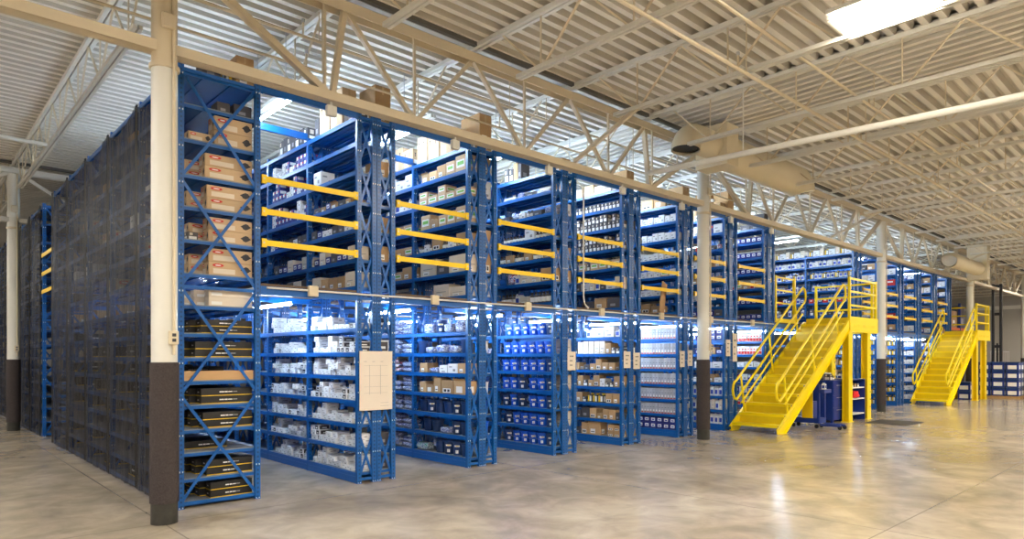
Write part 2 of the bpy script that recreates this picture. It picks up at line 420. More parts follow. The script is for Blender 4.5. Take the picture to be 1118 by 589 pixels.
# columns
def column(x, y, top, lab, boxz=1.72, wrap=True):
    e = empty('column', (x, y, 0)); tag(e, lab, kind='structure')
    r = .115
    MB().lathe([(r, 0.002), (r, 4.38), (r, top)], ['white_steel', 'cream' if abs(x-1.893) < .1 and y < 10 else 'white_steel'], 24).build('shaft', e, smooth=True)
    if wrap:
        MB().lathe([(r+.003, .2), (r+.014, .205), (r+.014, 1.545), (r+.003, 1.55)], 'wrap', 24).build('carpet_wrap', e, smooth=True)
        MB().lathe([(r+.004, .003), (r+.004, .2)], 'base', 24).build('base_band', e, smooth=True)
    MB().lathe([(r+.002, 4.36), (r+.02, 4.365), (r+.02, 4.40), (r+.002, 4.405)], 'cream', 24).build('collar', e, smooth=True)
    MB().tube([(.05, -r-.012, 1.62), (.05, -r-.012, top)], .014, 'cream').build('conduit', e)
    o = MB().cbox(-.0, .085, -r-.045, -r-.002, boxz, boxz+.13, 'cream', .006)
    o.box(.025, .06, -r-.047, -r-.044, boxz+.025, boxz+.055, 'ink').box(.025, .06, -r-.047, -r-.044, boxz+.075, boxz+.105, 'ink')
    o.build('outlet_box', e)
    MB().cbox(-.06, .06, -r-.05, -r-.002, 4.72, 4.86, 'cream', .008).build('junction_box', e)
    return e
labs = ['cream column with dark carpet wrap at the netted corner', 'white column with dark carpet wrap before the yellow staircase',
        'white column with dark carpet wrap beyond the first staircase', 'white column beside the second staircase platform']
for cx, lab in zip(COLX[1:], labs): column(cx if cx > 2 else 1.905, GY, 5.55, lab)
column(1.88, 17.91, 5.55, 'white column with dark wrap beside the far netted racks')
column(40.2, 6.9, 5.55, 'white column with dark wrap near the end wall')
column(11.53, 17.91, 5.55, 'white column standing inside the far racks')

# sprinkler pipes along X, with drops
def pipe(y, z, r, x0, x1, lab, drops, mt='cream'):
    e = thing('sprinkler_pipe', lab, 'pipe')
    MB().tube([(x0, y, z), (x1, y, z)], r, mt).build('pipe', e, smooth=True)
    for i in range(drops):
        x = x0 + (i+.5)*(x1-x0)/drops
        MB().bar((x+.2, y, z+r*.5), (x+.2, y, DECK-.1), .01, .01, mt).build('hanger', e)
        MB().tube([(x, y, z+r), (x, y, z+.16)], .012, mt).tube([(x, y, z+.16), (x, y, z+.20)], .022, 'steel').build('sprinkler_head', e)
pipe(7.30, 4.96, .016, -10, 44, 'thin cream sprinkler pipe just behind the girder, lower of two', 18)
pipe(7.38, 5.35, .02, -10, 44, 'thin cream sprinkler pipe just behind the girder, upper of two', 14)
pipe(4.0, 5.03, .022, -10, 44, 'cream sprinkler pipe crossing below the joists over the hall', 14)
pipe(3.55, 5.22, .018, -10, 44, 'cream pipe threaded through the joists over the hall', 12)
pipe(13.0, 5.03, .03, -10, 1.8, 'white sprinkler pipe beside the netted racks', 4, 'white_steel')
tag(MB().tube([(9.35, -4, 4.38), (9.35, 6.7, 4.71)], .045, 'white_steel', 14).build('sprinkler_main', smooth=True), 'thick pale main pipe running beneath the joists to the second column', 'pipe')
for yy in (-2, 1.5, 5.0): MB().bar((9.35, yy, 4.45+(yy+2)*.031+.04), (9.35, yy, DECK-.1), .014, .014, 'white_steel').build('hanger', bpy.data.objects['sprinkler_main'])

# ducts
def duct(x, y, z0, z1, xl, xr, lab, droop=1.0):
    e = thing('air_duct', lab, 'duct')
    MB().cbox(x-.2, x+.2, y-.31, y+.31, z0, z1, 'duct', .01).build('plenum_box', e)
    zc = (z0+z1)/2 - (.27 if droop < .5 else 0)
    pts = []
    for i in range(9):
        a = i/8*PI/2; pts.append((xl+.3-math.sin(a)*.3, y, zc+.02-(1-math.cos(a))*.26*droop))
    o = MB().tube([(x-.2, y, zc+.02)] + pts, .24, 'duct', 20, cap=False)
    o.build('elbow', e, smooth=True)
    if droop > .5: MB().lathe([(.215, 0), (.215, .01)], 'black', 20, (pts[-1][0], y, pts[-1][2]+.03)).build('outlet', e)
    else: MB().tube([(pts[-1][0]+.05, y, zc+.02), (pts[-1][0]+.06, y, zc+.02)], .225, 'white_steel', 20).build('outlet', e)
    if xr:
        pts = [(x+.2, y, zc-.02), (xr-.3, y, zc-.02)]
        for i in range(1, 9):
            a = i/8*PI/2; pts.append((xr-.3+math.sin(a)*.3, y, zc-.02-(1-math.cos(a))*.2))
        MB().tube(pts, .30, 'duct', 24).build('tube', e, smooth=True)
        MB().lathe([(.27, 0), (.27, .01)], 'black', 20, (xr, y, pts[-1][2]+.03)).build('outlet', e)
duct(10.75, 6.25, 4.95, 5.68, 9.75, 14.1, 'cream round air duct with elbow and long tube near the second column')
duct(28.9, 6.3, 4.4, 5.68, 25.2, None, 'cream air duct pipe running into a tall box by the second staircase', 0.15)

# ceiling fixtures of the hall
FIX = [(7.42, 2.42), (2.3, 2.0), (-2.5, 2.4), (-2.5, 8), (-2.5, 14), (-3, 20.5), (-8, 5), (-8, 13), (-3, 27), (15.6, 1.2), (20.5, 2.4), (25.5, 2.4), (31, 2.4),
       (37, 3.2), (12.6, -1.6), (7.4, -2.6), (2.3, -3), (18, -2.6), (23, -2.6), (28, -2.6), (34, -1.5), (41, 0.5), (42, 5.5), (-2.5, -3), (-8, -3), (5, -8), (13, -8), (22, -8)]
def fixture_meshes(lm):
    h = MB().cbox(-.29, .29, -.48, .48, .05, .11, 'white_steel', .012)
    for s in (-1, 1): h.box(-.26, .26, s*.455-.02, s*.455+.02, .0, .05, 'white_steel')
    l = MB().cbox(-.27, .27, -.43, .43, -.012, .049, lm, .012)
    r = MB()
    for sy in (-.3, .3): r.bar((0, sy, .11), (0, sy, .66), .01, .01, 'steel')
    return h.mesh('housing'), l.mesh('lens'), r.mesh('hanger')
fm = fixture_meshes('lens'); fm2 = fixture_meshes('lens_cool')
for i, (x, y) in enumerate(FIX):
    e = thing('ceiling_fixture', 'bright rectangular fluorescent fixture hanging under the roof joists' if i == 0 else 'fluorescent ceiling fixture out over the hall, %s of its grid' % ordw(i),
              'light', (x, y, 5.12), 'fluorescent fixtures under the roof')
    for nm, me in zip(('housing', 'lens', 'hanger'), fm if x > 0 else fm2): obj(nm, me, e)

# ------------------------------------------------------------------ racks
LOW = [.14, .45, .75, 1.05, 1.36, 1.66, 1.97]
UPP = [2.50, 2.85, 3.23, 3.58, 3.96, 4.32, 4.645]
SH = LOW + UPP
SH0 = [.06, .31, .585, .83, 1.09, 1.35, 1.60, 1.86, 2.16, 2.50, 2.86, 3.21, 3.55, 3.93, 4.30, 4.645]
TOPZ = 4.69
def frame_meshes(w, nx):
    """posts and X bracing of an end frame w wide; nx braces up the height"""
    p = MB(); a = .03; d = .025
    p.box(-a, a, 0, .006, 0, TOPZ, 'post').box(-a, -a+.006, .006, .05, 0, TOPZ, 'post').box(a-.006, a, .006, .05, 0, TOPZ, 'post')
    p.box(-a, a, -.012, .062, 0, .006, 'blue')
    c = MB(); s = (TOPZ-.1)/nx
    for i in range(nx):
        z0 = .05+i*s; z1 = z0+s
        c.bar((.05, .030, z0+.03), (w-.05, .030, z1-.03), .006, .032, 'blue', (0,0,1)); c.bar((w-.05, .020, z0+.03), (.05, .020, z1-.03), .006, .032, 'blue', (0,0,1))
    for z in ((.05, TOPZ/2, TOPZ-.05)): c.bar((.05, .025, z), (w-.05, .025, z), .014, .035, 'blue')
    return p.mesh('post'), c.mesh('cross_brace')
def shelf_mesh(w, bay, deep_lip=False):
    b = MB(); y0, y1 = .052, bay-.002
    b.box(.004, w-.004, y0, y1, -.012, 0, 'deck_grey')
    b.box(0, .012, y0, y1, -.052, .0, 'blue'); b.box(w-.012, w, y0, y1, -.052, 0, 'blue')
    b.box(.012, w-.012, y0, y0+.01, -.045, -.012, 'blue'); b.box(.012, w-.012, y1-.01, y1, -.045, -.012, 'blue')
    b.box(.012, w-.012, y0+.01, y1-.01, -.020, -.012, 'blue_in')
    for k in (1, 2): b.box(w*k/3-.015, w*k/3+.015, y0+.01, y1-.01, -.032, -.020, 'blue_in')
    return b.mesh('shelf')
def kick_mesh(bay):
    return MB().box(.002, .010, .052, bay-.002, .005, .086, 'blue').mesh('kick_plate')
_cache = {}
def rack(x, w, y0, bay, nb, shelves, nx, label, kick=True, group='blue shelving racks'):
    e = thing('shelving_rack', label, 'rack', (x, y0, 0), group)
    key = (round(w, 3), bay, nx)
    if key not in _cache:
        _cache[key] = (*frame_meshes(w, nx), shelf_mesh(w, bay), kick_mesh(bay))
    pm, cm, sm, km = _cache[key]
    for i in range(nb+1):
        for px in (.03, w-.03): obj('post', pm, e, (px, i*bay, 0))
        obj('cross_brace', cm, e, (0, i*bay, 0))
    for i in range(nb):
        for z in shelves: obj('shelf', sm, e, (0, i*bay, z))
        if kick: obj('kick_plate', km, e, (0, i*bay, 0))
    return e
BAY = 1.365
RW0 = .87
rack(2.17, RW0, F, 1.479, 5, SH0, 4, 'deep blue rack along the net with black cartons and tan fixture cartons', kick=False)
rack(2.17, RW0, 16.2, 1.479, 8, SH0, 4, 'blue rack of the far block past the netted aisle', kick=False)
RN = ['plan-board rack', 'linen rack', 'pail rack', 'brown-carton rack', 'sleeve rack', 'second-column rack', 'stair-foot rack']
wd = ['white cartons by the plan board', 'bagged linens and dark pails', 'blue pails', 'brown cartons', 'grey sleeves', 'white jugs behind the second column', 'red and white boxes by the stair foot']
H = PW/2
for k, x in enumerate(PX):
    nb = 5 if k < 2 else 4
    rack(x, H-.004, F, BAY, nb, SH, 8, 'blue shelving rack holding the ' + wd[k])
    rack(x+H+.004, H-.004, F, BAY, nb, SH, 8, 'blue shelving rack backing onto the rack of ' + wd[k])
rr = ['landing rack', 'canister rack', 'red-cloth rack', 'fourth far rack', 'fifth far rack', 'last far rack']
for k, x in enumerate(RX):
    nb = 4 if k == 0 else 2
    rack(x, RW/2-.004, F, BAY, nb, SH, 8, 'blue shelving rack past the landing, ' + rr[k] + ', open toward the stairs')
    rack(x+RW/2+.004, RW/2-.004, F, BAY, nb, SH, 8, 'blue shelving rack past the landing, back to back with the ' + rr[k])

# mezzanine walkways, tie beams, safety bars, lights in each aisle
bays = [(3.04, PX[0])] + [(PX[k]+PW, PX[k+1]) for k in range(6)]
aisle_names = ['first aisle from the net', 'second aisle from the net', 'third aisle from the net', 'fourth aisle from the net', 'aisle of the sleeve rack', 'aisle behind the second column', 'aisle at the stair foot']
rb = [(RX[k]+RW, RX[k+1]) for k in range(5)]
raisles = ['first aisle past the landing', 'second aisle past the landing', 'third aisle past the landing', 'fourth aisle past the landing', 'last aisle past the landing']
def walkway(x0, x1, y1, lab):
    e = thing('mezzanine_walkway', lab, 'walkway')
    MB().box(x0+.004, x1-.004, F+.01, y1, MEZ-.03, MEZ, 'brown_edge').build('deck_board', e)
    MB().box(x0+.004, x1-.004, F+.0, F+.04, MEZ-.13, MEZ-.031, 'blue').build('edge_beam', e)
    me = MB().box(x0+.004, x1-.004, 0, .04, MEZ-.10, MEZ-.031, 'blue').mesh('cross_beam'); y = F+1.3
    while y < y1: obj('cross_beam', me, e, (0, y, 0)); y += 1.365
def tubelight(xm, y, z, lab, L_=1.2, grp=None, hang=None):
    e = thing('tube_light', lab, 'light', (xm, y, z), grp)
    MB().cbox(-.014, .014, 0, L_, .0, .016, 'white_steel', .003).build('housing', e)
    MB().tube([(0, .01, -.018), (0, L_-.01, -.018)], .017, 'tube', 8).build('tube', e)
    if hang:
        for yy in (.15, L_-.15): MB().bar((0, yy, .016), (0, yy, hang), .008, .008, 'steel').build('hanger', e)
ybar = {}
for (x0, x1), nm in list(zip(bays, aisle_names)) + list(zip(rb, raisles)):
    far = nm in raisles
    walkway(x0, x1, F + (2*BAY if far else 4*BAY), 'mezzanine walkway with brown deck edge over the ' + nm)
    e = thing('tie_beam', 'blue beam tying the rack tops across the ' + nm, 'beam')
    MB().box(x0+.005, x1-.005, F+.002, F+.045, TOPZ-.075, TOPZ-.005, 'blue').build('beam', e)
    o = MB()
    for xx in (x0+.005, x1-.025): o.box(xx, xx+.02, F-.004, F+.001, TOPZ-.10, TOPZ, 'blue')
    o.build('end_plate', e)
    if not far:
        tag(MB().box(x0+.006, x1-.006, F+BAY+.002, F+BAY+.045, TOPZ-.03, TOPZ+.06, 'blue').build('tie_beam'), 'blue inner tie beam one bay deep over the ' + nm, 'beam')
    w = x1-x0
    for j, z in enumerate((2.90, 3.255, 3.625)):
        o = MB().box(x0+.005, x1-.005, F-.028, F-.004, z-.032, z+.032, 'ybar').box(x0+.005, x0+.06, F-.034, F-.001, z-.052, z+.045, 'ybar').box(x1-.06, x1-.005, F-.034, F-.001, z-.052, z+.045, 'ybar')
        for xx in (x0+.02, x1-.035): o.box(xx, xx+.015, F-.038, F-.034, z-.01, z+.01, 'steel')
        tag(o.build('safety_rail'), 'yellow safety bar across the %s, %s of three' % (nm, ('lowest', 'middle', 'topmost')[j]), 'safety bar', 'yellow safety bars')
    xm = (x0+x1)/2
    tubelight(xm, 8.05, 4.86, 'glowing tube light high over the %s, nearer the hall' % nm, 1.2, 'upper aisle lights', .9)
    tubelight(xm, 8.05, 2.29, 'glowing tube light under the walkway of the %s, nearer the hall' % nm, 1.2, 'lower aisle lights', .03)
    if not far:
        tubelight(xm, 10.6, 4.86, 'glowing tube light high over the %s, deeper in' % nm, 1.2, 'upper aisle lights', .9)
        tubelight(xm, 10.4, 2.29, 'glowing tube light under the walkway of the %s, deeper in' % nm, 1.2, 'lower aisle lights', .03)
    if nm == aisle_names[0]:  # extra unseen tubes, added to brighten the racks behind the netting
        tubelight(xm, 12.9, 2.29, 'added fill tube light under the first walkway, third back from the hall', 1.2, 'lower aisle lights', .03)
        tubelight(xm, 12.9, 4.86, 'added fill tube light high over the first aisle, third back from the hall', 1.2, 'upper aisle lights', .9)
# bars over the netted cross aisle
for j, z in enumerate((2.90, 3.255, 3.625)):
    tag(MB().box(2.17-.02, 2.17+.004-.006, 14.95, 16.195, z-.035, z+.035, 'ybar').build('safety_rail'), 'yellow safety bar over the aisle between nettings, %s of three' % ('lowest', 'middle', 'topmost')[j], 'safety bar', 'yellow safety bars')
# landing deck beside the stairs
walkway(15.53, RX[0], F+4*BAY, 'mezzanine landing deck at the head of the first staircase')
for i, (x, y) in enumerate(((16.6, 8.2), (18.4, 8.2), (17.5, 10.4))):
    tubelight(x, y, 4.86, 'glowing tube light above the landing, %s one' % ordw(i+1), 1.2, 'upper aisle lights', .9)
    tubelight(x, y, 2.29, 'glowing tube light beneath the landing, %s one' % ordw(i+1), 1.2, 'lower aisle lights', .03)

# ------------------------------------------------------------------ netting
def net(y0, y1, lab, grp):
    ny, nz = 34, 60; vs = []; ph = R()*9
    for j in range(nz+1):
        z = .03 + (4.62-.03)*j/nz
        for i in range(ny+1):
            y = y0 + (y1-y0)*i/ny; t = i/ny
            d = .018*math.sin(t*19+ph+.6*math.sin(z*1.7+ph)) + .012*math.sin(t*41+z*2.2+ph*2) + .008*math.sin(z*9+t*6+ph)
            edge = min(1, 8*min(t, 1-t))
            vs.append((NETX - .012 - .5*(.036+d)*edge, y, z - (0.16*math.sin(PI*t)*(j/nz)**30)))
    fs = [(j*(ny+1)+i, j*(ny+1)+i+1, (j+1)*(ny+1)+i+1, (j+1)*(ny+1)+i) for j in range(nz) for i in range(ny)]
    e = thing('safety_net', lab, 'net', (0, 0, 0), grp)
    MB().add(vs, fs, 'net').build('netting', e, smooth=True)
    o = MB()
    for yy in (y0+.018, y1-.018): o.bar((NETX-.004, yy, .02), (NETX-.004, yy, 4.64), .018, .012, 'black', (0,1,0))
    o.build('hem', e)
for i in range(5):
    y = F+.03+i*1.474
    net(y, y+1.466, 'dark netting panel on the rack side, %s from the corner column' % ordw(i+1), 'black netting of the near block')
for i in range(6):
    y = 16.215+i*1.479
    net(y, y+1.472, 'dark netting panel on the far block, %s past the cross aisle' % ordw(i+1), 'black netting of the far block')

# ------------------------------------------------------------------ goods: unit meshes, base at z=0, front towards -X (and -Y)
def mark(b, face, u0, v0, u1, v1, m, shape='r', off=.006):
    """a printed patch on face '-x', '+x' or '-y' of the unit box; u across, v up"""
    if shape == 'r': pts = [(u0, v0), (u1, v0), (u1, v1), (u0, v1)]
    else:
        cu, cv, ru, rv = (u0+u1)/2, (v0+v1)/2, (u1-u0)/2, (v1-v0)/2
        n = 12; pts = [(cu+ru*math.cos(2*PI*i/n)*(1 if shape == 'e' else 1-.3*(i % 2)), cv+rv*math.sin(2*PI*i/n)*(1 if shape == 'e' else 1-.35*((i*2) % 3)/2)) for i in range(n)]
    if face == '-x': vs = [(-.5-off, -u, v) for u, v in pts]
    elif face == '+x': vs = [(.5+off, u, v) for u, v in pts]
    else: vs = [(u, -.5-off, v) for u, v in pts]
    b.add(vs, [tuple(range(len(vs)))], m)
def carton(body, marks=(), tape='tape', faces=('-x', '-y', '+x'), open_top=False):
    b = MB(); b.cbox(-.5, .5, -.5, .5, 0, 1, body, .018)
    if tape:
        b.box(-.06, .06, -.497, .497, .9995, 1.004, tape)
        for f in ('-y',): mark(b, f, -.06, .78, .06, .985, tape, off=.003)
    for f in faces:
        for mk in marks: mark(b, f, *mk)
    if open_top:
        b.add([(-.5, -.48, 1), (-.5, .48, 1), (-.62, .46, 1.16), (-.62, -.46, 1.16)], [(0, 1, 2, 3)], body)
    return b.mesh('carton')
arrows = [(-.30, .60, -.24, .80, 'ink'), (-.34, .76, -.20, .80, 'ink'), (.16, .60, .22, .80, 'ink'), (.12, .76, .26, .80, 'ink'), (-.36, .08, .0, .42, 'paper')]
KIND = {}
def K(key, name, cat, look, mesh): KIND[key] = (name, cat, look, mesh)
K('white', 'white_carton', 'box', 'white carton', carton('card_white', [(-.22, .12, .22, .26, 'greyink'), (-.34, .5, .0, .6, 'greyink')], None))
K('white2', 'white_carton', 'box', 'white carton', carton('card_white', [(.05, .2, .28, .44, 'greyink'), (-.36, .62, -.05, .72, 'greyink')], None))
K('darkend', 'white_carton', 'box', 'white carton with dark end', carton('card_white', [(-.40, .12, .40, .86, 'card_dark'), (-.2, .3, .2, .5, 'paper', 'r', .009)], None))
K('brown', 'brown_carton', 'box', 'brown carton', carton('card', [(-.30, .12, .10, .45, 'paper'), (-.25, .2, .05, .26, 'ink', 'r', .009)]))
K('brown2', 'brown_carton', 'box', 'brown carton', carton('card', [(-.35, .08, .3, .40, 'paper'), (-.28, .14, -.05, .34, 'ink', 'r', .009), (.02, .14, .22, .34, 'ink', 'r', .009)]))
K('open', 'open_carton', 'box', 'open brown carton', carton('card', [(-.30, .12, .2, .6, 'paper')], open_top=True))
K('tall', 'tall_carton', 'box', 'tall tan carton with arrows', carton('card_tan', arrows))
K('green', 'brown_carton', 'box', 'brown carton with green label', carton('card_tan', [(-.38, .25, .38, .72, 'paper'), (-.30, .40, .30, .62, 'green', 'r', .009)]))
K('navy', 'navy_carton', 'box', 'navy and white small carton', carton('card_navy', [(-.42, .45, .0, .92, 'paper'), (.08, .62, .4, .85, 'red')], None))
K('navyp', 'navy_pack', 'box', 'navy pack with white panel', carton('card_navy', [(-.32, .3, .32, .8, 'paper'), (-.2, .42, .2, .6, 'bprint', 'r', .009)], None))
K('mono', 'small_carton', 'box', 'black and white carton', carton('card_dark', [(-.36, .08, .36, .5, 'paper'), (-.3, .62, .0, .9, 'card_cream')], None))
K('cream', 'cream_carton', 'box', 'cream carton', carton('card_cream', [(-.30, .08, .08, .30, 'paper'), (-.25, .14, .0, .18, 'ink', 'r', .009), (-.3, .40, .3, .44, 'greyink')], None))
K('sleeve', 'grey_sleeve', 'box', 'slim grey sleeve', carton('card_grey', [(-.4, .04, .4, .12, 'red'), (-.3, .2, .3, .34, 'card_white'), (-.3, .55, .3, .58, 'ink')], None))
K('dark', 'dark_carton', 'box', 'dark carton', carton('card_dark', [(-.25, .2, .15, .45, 'greyink')], None))
K('pink', 'red_white_carton', 'box', 'red and white slim carton', carton('card_white', [(-.45, .06, .45, .40, 'red'), (-.3, .55, .3, .7, 'red')], None))
K('black', 'black_carton', 'box', 'long black carton', carton('card_black', [(-.497, .0, .497, .10, 'yprint'), (-.15, .42, -.06, .58, 'paper'), (-.05, .42, .01, .58, 'paper'), (.02, .44, .10, .56, 'paper'), (.11, .44, .2, .56, 'greyink')], None))
K('fix', 'tan_carton', 'box', 'tan carton with red oval', carton('card_tan', [(-.42, .62, -.16, .88, 'red', 'e'), (-.36, .70, -.22, .80, 'paper', 'e', .009), (-.40, .12, .10, .50, 'card_cream'), (.22, .25, .48, .80, 'ink', 's')], None, ('-y', '-x')))
K('long', 'long_carton', 'box', 'long cream board carton', carton('card_cream', [(-.44, .15, -.2, .5, 'paper')], None))
K('leaf', 'brown_sheet', 'board', 'brown cardboard sheet', carton('card', [], None))
K('yb', 'yellow_black_canister', 'can', 'black canister', None)
K('red', 'red_case', 'box', 'red case', carton('red', [(-.2, .5, .3, .75, 'paper')], None))

def pail_mesh(mt, lab):
    b = MB(); n = 20
    b.lathe([(.40, 0), (.415, .02), (.465, .80), (.50, .82), (.50, .90), (.47, .90)], mt, n)
    def band(a0, a1, z0, z1, m, off):
        k = 8; vs = []
        for i in range(k+1):
            a = a0+(a1-a0)*i/k
            for z in (z0, z1):
                r = .415+(z-.02)/.78*.05+off; vs.append((r*math.cos(a), r*math.sin(a), z))
        b.add(vs, [(2*i, 2*i+2, 2*i+3, 2*i+1) for i in range(k)], m)
    if lab:
        c = PI+.62
        band(c-.50, c+.50, .58, .70, 'paper', .008); band(c-.20, c+.34, .61, .67, 'yprint', .012)
        band(c-.26, c+.26, .14, .36, 'paper', .008); band(c-.03, c+.02, .16, .34, 'greyink', .012)
    return b.mesh('pail', True)
lid = MB().lathe([(.505, .895), (.525, .90), (.525, .975), (.49, .985), (.46, .955), (.0001, .955)], 'pail', 20).mesh('lid', True)
lidd = MB().lathe([(.505, .895), (.525, .90), (.525, .975), (.49, .985), (.46, .955), (.0001, .955)], 'pail_dark', 20).mesh('lid', True)
handle = MB().tube([(.53*math.cos(a), -.06-.0*a, .80-.36*math.sin(a)) if False else (-.50-.06*math.sin(a), .5*math.cos(a), .78-.34*math.sin(a)) for a in [PI*i/10 for i in range(11)]], .012, 'steel', 6).mesh('handle', True)
K('pail', 'blue_pail', 'pail', 'blue pail with white label', pail_mesh('pail', 1))
K('pailt', 'white_pail', 'pail', 'white pail', pail_mesh('plastic_white', 1))
K('paild', 'dark_pail', 'pail', 'dark blue pail', pail_mesh('pail_dark', 0))
K('paily', 'dark_pail', 'pail', 'dark blue pail with yellow print', pail_mesh('pail_dark', 2))
jar = MB().lathe([(.42, 0), (.45, .03), (.45, .12), (.452, .12), (.452, .55), (.45, .55), (.45, .66), (.26, .80), (.26, .84), (.31, .84), (.31, 1.0)],
                 ['card_dark']*3+['paper']+['card_dark']*4+['plastic_black']*2, 12).mesh('jar', True)
K('jar', 'small_bottle', 'bottle', 'small dark bottle with white label', jar)
jug = MB().cbox(-.45, .45, -.45, .45, 0, .74, 'plastic_white', .06)
jug.lathe([(.42, .72), (.20, .86), (.20, .88), (.24, .88), (.24, 1.0)], ['plastic_white']*2+['bprint']*2, 12).box(-.456, -.451, -.30, .30, .16, .55, 'bprint').box(-.30, .30, -.456, -.451, .16, .55, 'bprint')
jug.tube([(-.25, .1, .8), (-.42, .1, .92), (-.48, .1, .78), (-.46, .1, .6)], .05, 'plastic_white', 6)
K('jug', 'white_jug', 'bottle', 'white jug with blue label', jug.mesh('jug'))
can = MB().cbox(-.42, .42, -.46, .46, 0, .82, 'plastic_black', .05).box(-.43, -.421, -.36, .0, .1, .7, 'paper').box(-.34, -.02, -.472, -.461, .1, .7, 'paper').box(-.43, -.421, .05, .38, .08, .76, 'yprint').box(.04, .38, -.472, -.461, .08, .76, 'yprint')
can.lathe([(.16, .80), (.16, .9), (.2, .9), (.2, 1.0)], 'yprint', 10)
K('yb', 'black_canister', 'can', 'black canister with yellow label', can.mesh('canister'))

def bundle(seed, mt):
    """a soft heap of bagged cloth: a squashed lumpy sphere"""
    rr = random.Random(seed); n, mrows = 16, 9; vs = []
    ph = [rr.uniform(0, 6.28) for _ in range(8)]
    for j in range(mrows+1):
        th = PI*j/mrows
        for i in range(n):
            a = 2*PI*i/n; p = abs(math.cos(a))**.42*math.copysign(1, math.cos(a)); q = abs(math.sin(a))**.42*math.copysign(1, math.sin(a))
            s = abs(math.sin(th))**.36; l = 1+.08*math.sin(3*a+ph[0]+2*th)+.07*math.sin(7*a+ph[1]-3*th)+.05*math.sin(11*th+ph[2]+2*a)
            z = .5-.5*abs(math.cos(th))**.7*math.copysign(1, math.cos(th))
            vs.append((.415*p*s*l, .415*q*s*l, max(0, min(1, z*(1+.08*math.sin(2*a+ph[3]))))))
    fs = [(j*n+i, j*n+(i+1) % n, (j+1)*n+(i+1) % n, (j+1)*n+i) for j in range(mrows) for i in range(n)]
    return MB().add(vs, fs, mt).mesh('cloth_bundle', True)
K('lin', 'bagged_linen', 'cloth', 'white and blue cloth bag', bundle(1, 'linen'))
K('lin2', 'bagged_linen', 'cloth', 'white and blue cloth bag', bundle(4, 'linen'))
K('linr', 'bagged_linen', 'cloth', 'cloth bag showing red', bundle(3, 'linen_red'))

GROUP = {'pail': 'blue pails', 'pailt': 'white pails', 'paild': 'dark pails', 'paily': 'dark pails', 'lin': 'bagged cloth bundles', 'lin2': 'bagged cloth bundles', 'linr': 'bagged cloth bundles'}
tot = {}
def put(key, x, y, z, dx, dy, dz, label, rot=0.0, part=True):
    name, cat, look, me = KIND[key]
    tot[key] = tot.get(key, 0)+1
    o = bpy.data.objects.new(name, me); COL.objects.link(o)
    o.location = (x, y, z); o.scale = (dx, dy, dz); o.rotation_euler = (0, 0, rot)
    tag(o, label, cat, GROUP.get(key, look + 's on the racks'))
    if part and key in ('pail', 'pailt', 'paild', 'paily'):
        obj('lid', lid if key == 'pail' else lidd, o)
        if key == 'pail': obj('handle', handle, o)
    return o

def fill(x0, w, bay, si, shelves, rackname, items, y0, y1, tiers=(1, 1), dx=None, front='-x', base=F, side='', jit=0.0):
    """stand goods along one shelf from y0 back to y1.  items: list of (key, dy, dz) picked in turn or at random"""
    z0 = shelves[si] + .001; lim = (shelves[si+1]-.056 if si+1 < len(shelves) else 9) - z0
    y = y0; col = 0; rnd = isinstance(items, tuple); n = 0
    dx = dx or w-.05
    while True:
        key, dy, dz = random.choice(items) if rnd else items[n % len(items)]
        n += 1
        if key is None: y += dy; 
        else:
            bi = int((y-base)/bay); by0 = base+bi*bay+.058; by1 = base+(bi+1)*bay-.008
            if y < by0: y = by0
            if y+dy > by1: y = by1 + .07
            if y+dy > y1: break
            if y+dy > base+(int((y-base)/bay)+1)*bay-.008: continue
            col += 1; nt_ = random.randint(*tiers); z = z0; t = 0
            while t < nt_ and z+dz <= z0+lim:
                t += 1
                round_ = key in ('pail', 'pailt', 'paild', 'paily', 'jar')
                d = dy if round_ else dx*U(.9, 1)*(1-2*jit)
                lab = '%s, %s %s%s, %s shelf of %s%s' % (KIND[key][2], ordw(col), 'in second bay' if y0-base > 1.3 else 'from aisle', (', %s tier' % ordw(t)) if tiers[1] > 1 else '', ordw(si+1), rackname, side)
                sx, sy = d/(1.06 if round_ else 1.014), dy*(.94 if round_ else .965)
                if key[:3] == 'lin': sx, sy = d*.98, dy*.98
                xx = x0+.02+d/2+U(0, jit) if front == '-x' else x0+w-.02-d/2
                put(key, xx, y+dy/2, z, sx, sy, dz*.985, lab, 0 if round_ or key[:3] == 'lin' else U(-.012, .012)*(1+jit*40), side != ' back')
                z += dz
            y += dy*1.01 + (.004 if not rnd else U(.0, .012))
        if y > y1: break
Hw = H-.004
def left(k, si, items, y0, y1, **kw): fill(PX[k], Hw, BAY, si, SH, RN[k], items, F+y0, F+y1, **kw)

# --- plan-board rack: white cartons on the ground level
W_ = (('white', .105, .07), ('white2', .12, .068), ('white', .13, .075), ('darkend', .10, .07), ('white2', .14, .066), ('white', .11, .08), ('white2', .16, .055))
for si in range(7):
    left(0, si, W_, .06, 2.72, tiers=(1, 3), jit=.05)
